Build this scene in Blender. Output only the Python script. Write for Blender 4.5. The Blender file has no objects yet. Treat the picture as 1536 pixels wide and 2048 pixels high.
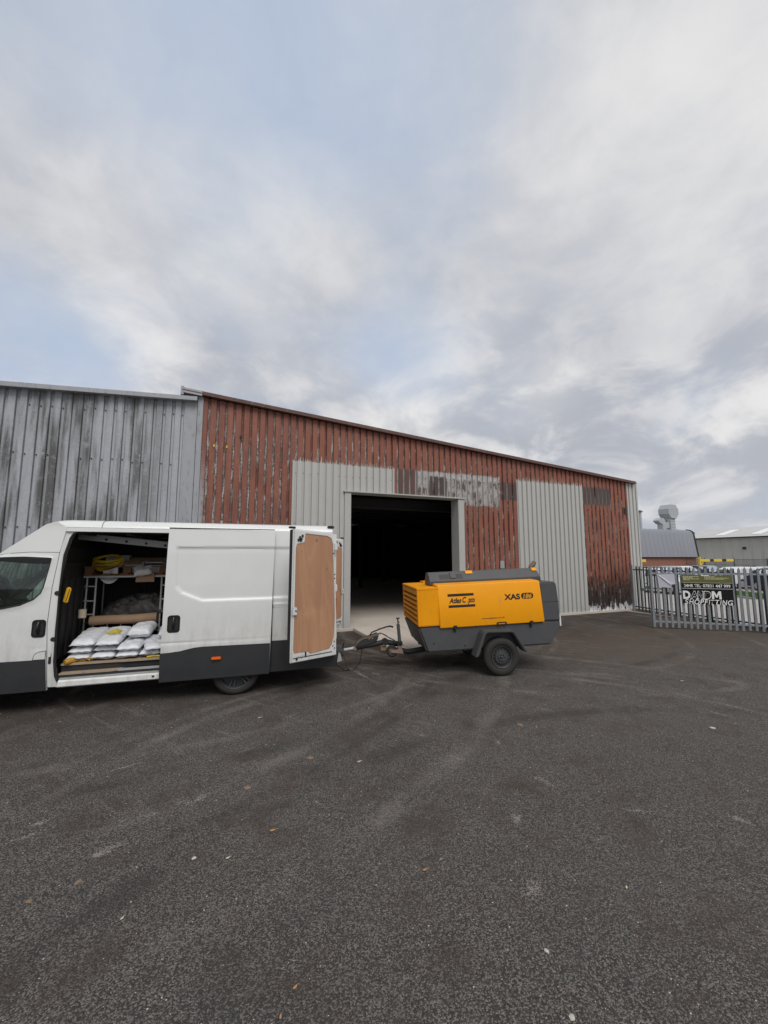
import bpy, bmesh, math, random
from math import sin, cos, pi, radians as R_
from mathutils import Vector, Matrix, noise as mnoise
rnd = random.Random(7)
scene = bpy.context.scene
COL = scene.collection

# ------------------------------------------------------------------ camera
cam_d = bpy.data.cameras.new('camera'); cam = bpy.data.objects.new('camera', cam_d); COL.objects.link(cam)
cam.location = (0, 0, 2.0)
cam.rotation_euler = (R_(90 + 6.35), 0, R_(-21.95))
cam_d.sensor_fit = 'VERTICAL'; cam_d.sensor_height = 36.0; cam_d.sensor_width = 27.0
cam_d.lens = 800.0 / 2048.0 * 36.0
cam_d.clip_start = 0.05; cam_d.clip_end = 2000
scene.camera = cam
scene.view_settings.view_transform = 'Standard'; scene.view_settings.look = 'None'
scene.view_settings.gamma = 1.0; scene.view_settings.use_curve_mapping = False
scene.view_settings.exposure = 0.5
SUN_EL, SUN_AZ = 52.0, 184.0          # azimuth clockwise from +Y


# ------------------------------------------------------------------ node helper
class NT:
    def __init__(s, tree):
        s.t = tree; s.n = tree.nodes; s.l = tree.links
    def new(s, typ, **kw):
        n = s.n.new(typ)
        for k, v in kw.items(): setattr(n, k, v)
        return n
    def put(s, sock, v):
        if isinstance(v, bpy.types.NodeSocket): s.l.new(v, sock)
        elif v is not None:
            if sock.type == 'RGBA' and not isinstance(v, (int, float)): sock.default_value = tuple(v)[:3] + (1,)
            elif sock.type == 'RGBA': sock.default_value = (v, v, v, 1)
            else: sock.default_value = v
    def pos(s): return s.new('ShaderNodeNewGeometry').outputs['Position']
    def obj(s): return s.new('ShaderNodeTexCoord').outputs['Object']
    def gen(s): return s.new('ShaderNodeTexCoord').outputs['Generated']
    def map(s, vec, scale=(1, 1, 1), loc=(0, 0, 0), rot=(0, 0, 0)):
        m = s.new('ShaderNodeMapping'); s.put(m.inputs['Vector'], vec)
        m.inputs['Scale'].default_value = scale; m.inputs['Location'].default_value = loc; m.inputs['Rotation'].default_value = rot
        return m.outputs[0]
    def noise(s, vec, scale=5, detail=4, rough=.55, dist=0):
        n = s.new('ShaderNodeTexNoise'); s.put(n.inputs['Vector'], vec)
        n.inputs['Scale'].default_value = scale; n.inputs['Detail'].default_value = detail
        n.inputs['Roughness'].default_value = rough; n.inputs['Distortion'].default_value = dist
        return n.outputs['Fac']
    def vor(s, vec, scale=5, out='Distance', rnd_=1):
        n = s.new('ShaderNodeTexVoronoi'); s.put(n.inputs['Vector'], vec)
        n.inputs['Scale'].default_value = scale; n.inputs['Randomness'].default_value = rnd_
        return n.outputs[out]
    def m(s, op, a, b=0.0, c=None, clamp=False):
        n = s.new('ShaderNodeMath', operation=op, use_clamp=clamp); s.put(n.inputs[0], a); s.put(n.inputs[1], b)
        if c is not None: s.put(n.inputs[2], c)
        return n.outputs[0]
    def ss(s, x, a, b):                      # smooth step
        n = s.new('ShaderNodeMapRange', interpolation_type='SMOOTHSTEP'); s.put(n.inputs[0], x)
        n.inputs[1].default_value = a; n.inputs[2].default_value = b
        return n.outputs[0]
    def mix(s, f, a, b):
        n = s.new('ShaderNodeMix', data_type='RGBA'); s.put(n.inputs[0], f); s.put(n.inputs[6], a); s.put(n.inputs[7], b)
        return n.outputs[2]
    def xyz(s, vec):
        n = s.new('ShaderNodeSeparateXYZ'); s.put(n.inputs[0], vec); return n.outputs
    def comb(s, x, y, z):
        n = s.new('ShaderNodeCombineXYZ'); s.put(n.inputs[0], x); s.put(n.inputs[1], y); s.put(n.inputs[2], z); return n.outputs[0]
    def band(s, x, a, b, soft=.05):          # 1 inside a..b
        return s.m('MULTIPLY', s.ss(x, a - soft, a + soft), s.m('SUBTRACT', 1.0, s.ss(x, b - soft, b + soft)))


def mat(name, color=None, rough=.6, metal=0.0, spec=.5, build=None, bump=None):
    m = bpy.data.materials.new(name); m.use_nodes = True
    t = NT(m.node_tree); p = t.n['Principled BSDF']
    p.inputs['Roughness'].default_value = rough; p.inputs['Metallic'].default_value = metal
    p.inputs['Specular IOR Level'].default_value = spec
    if color is not None: p.inputs['Base Color'].default_value = tuple(color) + (1,)
    if build:
        r = build(t)
        if isinstance(r, dict):
            for k, v in r.items():
                if k == 'bump':
                    b = t.new('ShaderNodeBump'); t.put(b.inputs['Height'], v[0]); b.inputs['Strength'].default_value = v[1]; b.inputs['Distance'].default_value = v[2]
                    t.l.new(b.outputs[0], p.inputs['Normal'])
                else: t.put(p.inputs[k], v)
        else: t.put(p.inputs['Base Color'], r)
    return m


def worn(c, amt=.25, scale=6, dirt=(.06, .05, .04), dirt_amt=.25, space='obj', streak=1.0):
    """colour with soft tonal variation and some dirt"""
    def f(t):
        v = t.obj() if space == 'obj' else t.pos()
        n1 = t.noise(t.map(v, (1, 1, streak)), scale, 5)
        n2 = t.noise(t.map(v, (1.3, 1.1, streak * .8), (3, 1, 2)), scale * 3.7, 6, .65)
        base = t.mix(n1, [x * (1 - amt) for x in c], [min(1, x * (1 + amt * .5)) for x in c])
        return {'Base Color': t.mix(t.m('MULTIPLY', t.ss(n2, .52, .78), dirt_amt), base, dirt)}
    return f


# ------------------------------------------------------------------ world: broken overcast
w = bpy.data.worlds.new('World'); scene.world = w; w.use_nodes = True
t = NT(w.node_tree); t.n.clear()
out = t.new('ShaderNodeOutputWorld'); bg = t.new('ShaderNodeBackground'); t.l.new(bg.outputs[0], out.inputs[0])
bg.inputs[1].default_value = 0.1
sky = t.new('ShaderNodeTexSky', sky_type='NISHITA', sun_disc=False)
sky.sun_elevation = R_(SUN_EL); sky.sun_rotation = R_(SUN_AZ); sky.air_density = 1.0; sky.dust_density = 1.5
d = t.new('ShaderNodeTexCoord').outputs['Generated']
X, Y, Z = t.xyz(d)[:3]
zz = t.m('ADD', t.m('MAXIMUM', Z, 0.0), 0.27)
flat = t.comb(t.m('DIVIDE', X, zz), t.m('DIVIDE', Y, zz), 0.0)
warp = t.noise(t.map(flat, (1, 1, 1), (2.2, 9.1, 0)), 1.1, 3, .5)
fl2 = t.comb(t.m('ADD', t.m('DIVIDE', X, zz), t.m('MULTIPLY', t.m('SUBTRACT', warp, .5), .9)),
             t.m('ADD', t.m('DIVIDE', Y, zz), t.m('MULTIPLY', t.m('SUBTRACT', warp, .5), .7)), 0.0)
big = t.noise(t.map(fl2, (1, 1, 1), (5.3, 1.7, 0)), 1.0, 5, .5)
mid = t.noise(t.map(d, (1, 1, 1.25), (1.1, 7.7, 3)), 2.6, 6, .52, .3)
fine = t.noise(t.map(d, (1, 1, 1.5), (8.1, 2.2, 1)), 6.5, 8, .58, .3)
puff = t.noise(t.map(d, (1, 1, 1.9), (.3, 1.2, .4)), 4.6, 8, .58, .4)
low = t.m('SUBTRACT', 1.0, t.ss(Z, .18, .62))


def dirv(px, py):
    f, p, yw = 800., R_(6.35), R_(21.95)
    F = Vector((sin(yw) * cos(p), cos(yw) * cos(p), sin(p))); Rt = Vector((cos(yw), -sin(yw), 0)); U = Rt.cross(F)
    return (F * f + Rt * (px - 768) - U * (py - 1024)).normalized()


def blob(dirn, rad):                          # soft cloud region around a sky direction
    n = t.new('ShaderNodeVectorMath', operation='DISTANCE'); t.put(n.inputs[0], d); n.inputs[1].default_value = dirn
    return t.m('SUBTRACT', 1.0, t.ss(n.outputs['Value'], 0.0, rad))


gap = None
for px, py, rad, a in ((420, 170, .36, .34), (780, 110, .42, .46), (800, 710, .24, .36), (90, 690, .30, .30), (980, 540, .3, .12), (1250, 620, .22, .12),
                       (1360, 810, .16, .20), (60, 60, .28, .16), (1240, 60, .3, .12), (-900, 300, .6, .25), (2300, 500, .6, .2)):
    b = t.m('MULTIPLY', blob(dirv(px, py), rad), a * .95); gap = b if gap is None else t.m('ADD', gap, b)
lit = None
for px, py, rad, a in ((470, 420, .36, .30), (1330, 200, .5, .22), (860, 400, .4, .16), (830, 800, .20, .50), (1080, 770, .16, .42), (280, 650, .16, .20), (250, 740, .2, .3),
                       (930, 690, .13, .22), (1490, 830, .13, .3), (1040, 860, .14, .15), (560, 560, .3, .1), (-300, 600, .5, .2), (1900, 300, .5, .2)):
    b = t.m('MULTIPLY', blob(dirv(px, py), rad), a); lit = b if lit is None else t.m('ADD', lit, b)
cov = t.m('SUBTRACT', t.m('ADD', t.m('MULTIPLY', big, .75), t.m('MULTIPLY', mid, .45)), gap)
cov = t.m('ADD', cov, t.m('MULTIPLY', t.m('SUBTRACT', puff, .5), t.m('ADD', .12, t.m('MULTIPLY', low, .5))))
cover = t.ss(cov, .16, .58)
bright = t.m('ADD', t.m('ADD', t.m('MULTIPLY', mid, .8), t.m('MULTIPLY', fine, .36)), t.m('SUBTRACT', t.m('MULTIPLY', lit, .75), .12))
bright = t.m('ADD', bright, t.m('MULTIPLY', t.m('SUBTRACT', t.ss(puff, .36, .64), .5), t.m('ADD', .10, t.m('MULTIPLY', low, .50))))
tone = t.ss(bright, .22, 1.02)
cloud = t.mix(tone, (3.15, 3.32, 3.72), (5.75, 5.70, 5.70))
nish = t.mix(.5, sky.outputs[0], (2.9, 3.7, 5.0))      # thin high haze in front of the blue
lo = t.m('SUBTRACT', 1.0, t.ss(Z, 0.0, .25))
gapcol = t.mix(.55, nish, (2.8, 3.65, 5.0))
clear = t.mix(t.m('ADD', .18, t.m('MULTIPLY', fine, .45)), gapcol, (4.9, 5.05, 5.4))
skyc = t.mix(cover, clear, cloud)
skyc = t.mix(t.m('MULTIPLY', lo, .35), skyc, (3.9, 4.05, 4.4))
t.l.new(skyc, bg.inputs[0])

sun_d = bpy.data.lights.new('sun', 'SUN'); sun_d.energy = 1.5; sun_d.angle = R_(36); sun_d.color = (1.0, .97, .93)
sun = bpy.data.objects.new('sun', sun_d); COL.objects.link(sun)
sd = Vector((sin(R_(SUN_AZ)) * cos(R_(SUN_EL)), cos(R_(SUN_AZ)) * cos(R_(SUN_EL)), sin(R_(SUN_EL))))
sun.rotation_euler = sd.to_track_quat('Z', 'Y').to_euler(); sun.location = sd * 60


# ------------------------------------------------------------------ mesh helper
class G:
    def __init__(s): s.v = []; s.f = []
    def add(s, vs, fs):
        o = len(s.v); s.v += [tuple(p) for p in vs]; s.f += [tuple(i + o for i in f) for f in fs]; return s
    def box(s, x0, x1, y0, y1, z0, z1):
        return s.hexa([(x0, y0, z0), (x1, y0, z0), (x1, y1, z0), (x0, y1, z0), (x0, y0, z1), (x1, y0, z1), (x1, y1, z1), (x0, y1, z1)])
    def hexa(s, p):
        return s.add(p, [(0, 3, 2, 1), (4, 5, 6, 7), (0, 1, 5, 4), (1, 2, 6, 5), (2, 3, 7, 6), (3, 0, 4, 7)])
    def prism(s, poly, axis, a, b):          # poly in the two other axes, extruded along axis from a to b
        n = len(poly)
        def P(q, h):
            return (h, q[0], q[1]) if axis == 0 else (q[0], h, q[1]) if axis == 1 else (q[0], q[1], h)
        vs = [P(q, a) for q in poly] + [P(q, b) for q in poly]
        fs = [tuple(range(n - 1, -1, -1)), tuple(range(n, 2 * n))] + [(i, (i + 1) % n, n + (i + 1) % n, n + i) for i in range(n)]
        return s.add(vs, fs)
    def tube(s, pts, r, n=8, closed=False):
        pts = [Vector(p) for p in pts]; rs = r if isinstance(r, (list, tuple)) else [r] * len(pts)
        m = len(pts); vs = []; up = Vector((0, 0, 1)); prev = None
        for i, p in enumerate(pts):
            a = pts[i - 1] if i or closed else p; b = pts[(i + 1) % m] if i < m - 1 or closed else p
            tg = (b - a).normalized()
            if prev is None:
                ref = up if abs(tg.z) < .9 else Vector((1, 0, 0)); x = tg.cross(ref).normalized()
            else: x = (prev - tg * prev.dot(tg)).normalized()
            prev = x; y = tg.cross(x)
            for k in range(n):
                an = 2 * pi * k / n; vs.append(p + (x * cos(an) + y * sin(an)) * rs[i])
        fs = []
        for i in range(m if closed else m - 1):
            for k in range(n):
                j = (i + 1) % m; fs.append((i * n + k, i * n + (k + 1) % n, j * n + (k + 1) % n, j * n + k))
        if not closed: fs += [tuple(range(n - 1, -1, -1)), tuple(range((m - 1) * n, m * n))]
        return s.add(vs, fs)
    def lathe(s, prof, c, axis=1, n=32, loop=False, cap=True):   # prof: (along axis, radius)
        vs = []; m = len(prof)
        for a, r in prof:
            for k in range(n):
                an = 2 * pi * k / n; q = (cos(an) * r, sin(an) * r)
                o = (a, q[0], q[1]) if axis == 0 else (q[0], a, q[1]) if axis == 1 else (q[0], q[1], a)
                vs.append((c[0] + o[0], c[1] + o[1], c[2] + o[2]))
        fs = [(i * n + k, i * n + (k + 1) % n, ((i + 1) % m) * n + (k + 1) % n, ((i + 1) % m) * n + k) for i in range(m if loop else m - 1) for k in range(n)]
        if not loop and cap: fs += [tuple(range(n - 1, -1, -1)), tuple(range((m - 1) * n, m * n))]
        return s.add(vs, fs)
    def grid(s, P, nu, nv, wrap=False):
        vs = [P(i / nu, j / nv) for j in range(nv + 1) for i in range(nu + 1)]
        fs = [(j * (nu + 1) + i, j * (nu + 1) + i + 1, (j + 1) * (nu + 1) + i + 1, (j + 1) * (nu + 1) + i) for j in range(nv) for i in range(nu)]
        return s.add(vs, fs)
    def mesh(s, name, m, smooth=None, bev=0, seg=2, recalc=True):
        me = bpy.data.meshes.new(name); me.from_pydata([tuple(p) for p in s.v], [], s.f)
        if recalc or bev:
            bm = bmesh.new(); bm.from_mesh(me)
            if recalc: bmesh.ops.recalc_face_normals(bm, faces=bm.faces)
            if bev:
                es = [e for e in bm.edges if len(e.link_faces) == 2 and e.calc_face_angle(0) > R_(25)]
                bmesh.ops.bevel(bm, geom=es, offset=bev, segments=seg, affect='EDGES', clamp_overlap=True)
            bm.to_mesh(me); bm.free()
        if m: me.materials.append(m)
        if smooth is not None or bev:
            me.polygons.foreach_set('use_smooth', [True] * len(me.polygons)); me.set_sharp_from_angle(angle=R_(smooth or 35))
        return me
    def build(s, name, m, parent=None, smooth=None, bev=0, seg=2, loc=None, rot=None, recalc=True):
        return link(name, s.mesh(name, m, smooth, bev, seg, recalc), parent, loc, rot)


def link(name, me, parent=None, loc=None, rot=None):
    o = bpy.data.objects.new(name, me); COL.objects.link(o)
    if parent: o.parent = parent
    if loc: o.location = loc
    if rot: o.rotation_euler = rot
    return o


def tag(o, label=None, cat=None, group=None, kind=None):
    if label: o['label'] = label
    if cat: o['category'] = cat
    if group: o['group'] = group
    if kind: o['kind'] = kind
    return o


def thing(name, label, cat, loc=(0, 0, 0), rot=(0, 0, 0), group=None):
    o = bpy.data.objects.new(name, None); o.empty_display_size = .3; COL.objects.link(o); o.location = loc; o.rotation_euler = rot
    return tag(o, label, cat, group)


def copy_tree(o, parent=None):
    kids = list(o.children); c = o.copy(); COL.objects.link(c); c.parent = parent
    for k in kids: copy_tree(k, c)
    return c


def text(body, name, m, parent, x0, z, width, height, y, shear=0, bold=0, extrude=.0015, loc=None, rot=None):
    """flat lettering on a face that looks toward -y; x0 = left edge, z = base line"""
    cu = bpy.data.curves.new(name, 'FONT'); cu.body = body; cu.size = 1; cu.shear = shear; cu.offset = bold; cu.resolution_u = 4
    to = bpy.data.objects.new(name, cu); COL.objects.link(to); bpy.context.view_layer.update()
    me = bpy.data.meshes.new_from_object(to.evaluated_get(bpy.context.evaluated_depsgraph_get()))
    bpy.data.objects.remove(to); bpy.data.curves.remove(cu)
    xs = [v.co.x for v in me.vertices]; ys = [v.co.y for v in me.vertices]
    sx = width / (max(xs) - min(xs)); sy = height / (max(max(ys), .1) - 0)
    mx = min(xs)
    for v in me.vertices:
        X_, Y_ = v.co.x, v.co.y; v.co = ((X_ - mx) * sx, 0, Y_ * sy)
    me.name = name; me.materials.clear(); me.materials.append(m)
    return link(name, me, parent, (x0, y, z), rot)


def rrect(x0, x1, z0, z1, r, n=5):
    pts = []
    for cx, cz, a0 in ((x1 - r, z1 - r, 0), (x0 + r, z1 - r, 90), (x0 + r, z0 + r, 180), (x1 - r, z0 + r, 270)):
        for k in range(n + 1):
            a = R_(a0 + 90 * k / n); pts.append((cx + r * cos(a), cz + r * sin(a)))
    return pts


def skin(name, outer, holes, vf, thick, m, parent=None, du=.1, dw=.06, smooth=40):
    """sheet cut to an outline in (u, w), bent to depth vf(u, w) and given thickness"""
    bm = bmesh.new(); edges = []
    for lp in [outer] + list(holes):
        vs = [bm.verts.new((p[0], 0, p[1])) for p in lp]
        edges += [bm.edges.new((vs[i], vs[(i + 1) % len(vs)])) for i in range(len(vs))]
    bmesh.ops.triangle_fill(bm, use_beauty=True, use_dissolve=False, edges=edges)
    us = [p[0] for p in outer]; ws = [p[1] for p in outer]
    def cut(a, b, st, ax):
        k = math.ceil(a / st)
        while k * st < b:
            no = [0, 0, 0]; no[ax] = 1; co = [0, 0, 0]; co[ax] = k * st
            bmesh.ops.bisect_plane(bm, geom=bm.verts[:] + bm.edges[:] + bm.faces[:], plane_co=co, plane_no=no); k += 1
    cut(min(us) + .001, max(us), du, 0); cut(min(ws) + .001, max(ws), dw, 2)
    for v in bm.verts: v.co.y = vf(v.co.x, v.co.z)
    r = bmesh.ops.extrude_face_region(bm, geom=bm.faces[:], use_keep_orig=True)
    for v in r['geom']:
        if isinstance(v, bmesh.types.BMVert): v.co.y += thick
    bmesh.ops.recalc_face_normals(bm, faces=bm.faces)
    me = bpy.data.meshes.new(name); bm.to_mesh(me); bm.free(); me.materials.append(m)
    me.polygons.foreach_set('use_smooth', [True] * len(me.polygons)); me.set_sharp_from_angle(angle=R_(smooth))
    return link(name, me, parent)



# ------------------------------------------------------------------ materials
SCUFFS = [(-0.81, 3.42, -0.51, 3.53, 0.055), (-0.21, 3.8, 0.03, 3.97, 0.044), (-1.25, 4.0, -1.12, 4.0, 0.042), (2.72, 3.14, 2.8, 2.89, 0.046), (3.06, 2.48, 3.22, 2.33, 0.04), (3.73, 2.13, 3.81, 1.99, 0.043), (2.24, 2.78, 2.13, 2.62, 0.063), (1.9, 2.21, 1.76, 2.04, 0.07), (2.19, 3.81, 2.34, 3.51, 0.032), (2.16, 4.33, 2.2, 4.18, 0.041), (2.88, 3.87, 2.84, 3.7, 0.046), (0.21, 4.59, 0.42, 4.64, 0.034), (-1.35, 3.81, -1.12, 3.89, 0.03), (-0.95, 4.66, -0.58, 4.76, 0.023), (6.13, 5.2, 6.38, 4.89, 0.028), (6.28, 4.25, 6.35, 3.81, 0.026), (6.39, 3.71, 6.54, 3.11, 0.043), (5.86, 4.54, 5.92, 4.16, 0.026), (5.64, 5.6, 5.77, 5.29, 0.027), (4.8, 5.24, 4.94, 5.05, 0.021), (6.64, 6.91, 7.05, 6.5, 0.022), (8.35, 6.63, 8.53, 6.43, 0.024), (9.04, 6.41, 9.17, 6.19, 0.025), (7.54, 7.6, 8.15, 7.2, 0.025), (8.59, 8.05, 9.19, 7.8, 0.02), (5.99, 5.13, 6.1, 4.85, 0.027), (5.93, 3.63, 6.03, 3.23, 0.024), (5.25, 4.01, 5.38, 3.86, 0.031), (6.55, 3.8, 6.65, 3.6, 0.022), (0.95, 5.04, 1.2, 5.1, 0.025), (2.2, 7.4, 2.38, 6.08, 0.05), (2.14, 8.72, 2.54, 8.56, 0.031), (0.75, 5.28, 1.02, 5.43, 0.026), (2.25, 5.02, 2.55, 5.19, 0.027), (2.47, 6.77, 2.61, 6.56, 0.05), (10.59, 10.29, 9.99, 7.71, 0.025)]


def asphalt_nodes(t):
    p = t.pos(); x, y, z = t.xyz(p)[:3]
    cell = t.new('ShaderNodeTexVoronoi'); t.put(cell.inputs['Vector'], p); cell.inputs['Scale'].default_value = 148
    cr = t.xyz(cell.outputs['Color'])
    stone = t.m('POWER', cr[0], 2.0)
    big = t.noise(p, .42, 5, .6); med = t.noise(t.map(p, (1, 1, 1), (4, 2, 0)), 2.1, 6, .65); fin = t.noise(p, 42, 5, .72); mot = t.noise(p, 9, 5, .65)
    tint = t.mix(cr[1], (.052, .046, .041), (.050, .049, .048))
    c = t.mix(t.m('MULTIPLY', t.ss(stone, .05, .95), .9), t.mix(fin, (.006, .0055, .005), tint), (.215, .192, .17))
    c = t.mix(t.m('MULTIPLY', t.ss(cr[2], .986, .998), .5), c, (.27, .25, .22))             # pale chips
    c = t.mix(t.m('MULTIPLY', t.ss(cr[1], .975, .99), .4), c, (.15, .08, .045))
    c = t.mix(t.m('MULTIPLY', t.ss(mot, .38, .70), .26), c, (.080, .070, .062))
    c = t.mix(t.m('MULTIPLY', t.ss(big, .44, .74), .30), c, (.094, .083, .073))             # dusty areas
    c = t.mix(t.m('MULTIPLY', t.ss(med, .48, .70), .60), c, (.047, .031, .022))             # brown soil
    c = t.mix(t.m('MULTIPLY', t.ss(t.noise(t.map(p, (1, 1, 1), (9, 1, 4)), .9, 5, .6), .55, .75), .35), c, (.026, .023, .021))
    # old mud in front of the building and by the gate
    yy = t.m('ADD', y, t.m('MULTIPLY', t.m('SUBTRACT', big, .5), 3.0))
    mud = t.m('MULTIPLY', t.ss(yy, 4.8, 8.2), t.ss(t.m('ADD', med, t.m('MULTIPLY', big, .4)), .44, .8))
    c = t.mix(t.m('MULTIPLY', mud, .95), c, (.040, .026, .017))
    c = t.mix(t.m('MULTIPLY', t.m('MULTIPLY', t.band(yy, 5.2, 8.2, .8), t.ss(x, 4.6, 8.0)), t.m('MULTIPLY', t.ss(med, .3, .6), .75)), c, (.088, .064, .043))
    # scuffs and dust smears, each a patch of its own
    gr = t.m('ADD', t.m('MULTIPLY', fin, .75), t.m('MULTIPLY', cr[0], .55))
    wob = t.m('SUBTRACT', t.noise(p, 6, 4, .7), .5); pv = t.comb(t.m('ADD', x, t.m('MULTIPLY', wob, .09)), t.m('ADD', y, t.m('MULTIPLY', wob, .16)), 0.0)
    tot = None
    for x0, y0, x1, y1, wd in SCUFFS:
        L = math.hypot(x1 - x0, y1 - y0); a = math.atan2(y1 - y0, x1 - x0)
        m_ = t.new('ShaderNodeMapping', vector_type='TEXTURE'); t.put(m_.inputs[0], pv)
        m_.inputs['Location'].default_value = ((x0 + x1) / 2, (y0 + y1) / 2, 0); m_.inputs['Rotation'].default_value = (0, 0, a); m_.inputs['Scale'].default_value = (L * .62, wd * 1.1, 1)
        ln = t.new('ShaderNodeVectorMath', operation='LENGTH'); t.put(ln.inputs[0], m_.outputs[0])
        k = t.m('SUBTRACT', 1.0, t.ss(ln.outputs['Value'], .0, 1.5)); tot = k if tot is None else t.m('MAXIMUM', tot, k)
    sm = t.ss(t.m('ADD', t.m('ADD', t.m('MULTIPLY', tot, .62), gr), t.m('MULTIPLY', wob, .7)), .98, 1.42)
    c = t.mix(t.m('MULTIPLY', sm, t.m('MULTIPLY', tot, .85), clamp=True), c, (.30, .275, .25))
    def scuff(ang, sc, lo, hi, amt, off):
        v = t.map(p, (1, 1, 1), off, (0, 0, R_(ang)))
        wv = t.noise(v, .5, 2, .5)
        vx, vy, vz = t.xyz(v)[:3]
        q = t.comb(t.m('MULTIPLY', vx, sc[0]), t.m('ADD', t.m('MULTIPLY', vy, sc[1]), t.m('MULTIPLY', wv, 3.0)), 0.0)
        return t.m('MULTIPLY', t.m('MULTIPLY', t.ss(t.noise(q, 1.0, 4, .6), lo, hi), t.ss(gr, .5, .95)), amt)
    c = t.mix(scuff(62, (.9, 5.5), .68, .82, .55, (0, 0, 0)), c, (.24, .225, .21))
    c = t.mix(scuff(-20, (1.2, 6.0), .70, .80, .5, (7, 3, 0)), c, (.22, .21, .195))
    far = t.m('MULTIPLY', scuff(58, (.9, 7.0), .56, .72, 1.0, (3, 5, 0)), t.band(y, 3.8, 8.2, .9))
    c = t.mix(t.m('MULTIPLY', far, .75), c, (.27, .24, .21))
    # curved tracks of turning vehicles: pairs of faint dusty and dark bands
    brk = t.noise(p, 1.3, 4, .6); tr_ = None; dk_ = None
    for cx, cy, r0, wd, dark in ((2.4, 2.2, 4.25, .10, 0), (2.4, 2.2, 4.55, .07, 0), (2.2, 2.0, 5.9, .12, 0), (-3.2, 11.2, 7.9, .11, 0), (-3.2, 11.2, 8.3, .08, 1), (-3.0, 11.6, 9.5, .12, 0), (7.2, 9.4, 4.3, .09, 0), (7.2, 9.4, 4.0, .12, 1),
                                 (7.6, 9.6, 5.7, .1, 0), (-1.0, 12.6, 8.2, .13, 1), (-1.0, 12.6, 7.7, .09, 0), (5.0, 9.6, 3.2, .07, 0), (5.1, 9.5, 2.75, .06, 0), (4.2, 8.6, 2.1, .05, 0), (3.2, -2.0, 6.2, .14, 1)):
        ln = t.new('ShaderNodeVectorMath', operation='DISTANCE'); t.put(ln.inputs[0], pv); ln.inputs[1].default_value = (cx, cy, 0)
        k = t.m('SUBTRACT', 1.0, t.ss(t.m('ABSOLUTE', t.m('SUBTRACT', ln.outputs['Value'], r0)), wd * .2, wd * 1.3))
        if dark: dk_ = k if dk_ is None else t.m('MAXIMUM', dk_, k)
        else: tr_ = k if tr_ is None else t.m('MAXIMUM', tr_, k)
    c = t.mix(t.m('MULTIPLY', t.m('MULTIPLY', dk_, t.ss(brk, .4, .6)), .5), c, (.022, .018, .016))
    c = t.mix(t.m('MULTIPLY', t.m('MULTIPLY', tr_, t.ss(t.m('ADD', t.m('MULTIPLY', brk, .8), t.m('MULTIPLY', gr, .35)), .54, .80)), .55), c, (.21, .19, .168))
    b = t.m('ADD', t.m('MULTIPLY', cell.outputs['Distance'], -.8), t.m('MULTIPLY', fin, .7))
    return {'Base Color': c, 'Roughness': .86, 'bump': (b, 1.0, .008)}


def ztopn(t, x): return t.m('ADD', t.m('MULTIPLY', t.m('ADD', x, .8), .064), 5.86)


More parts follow.
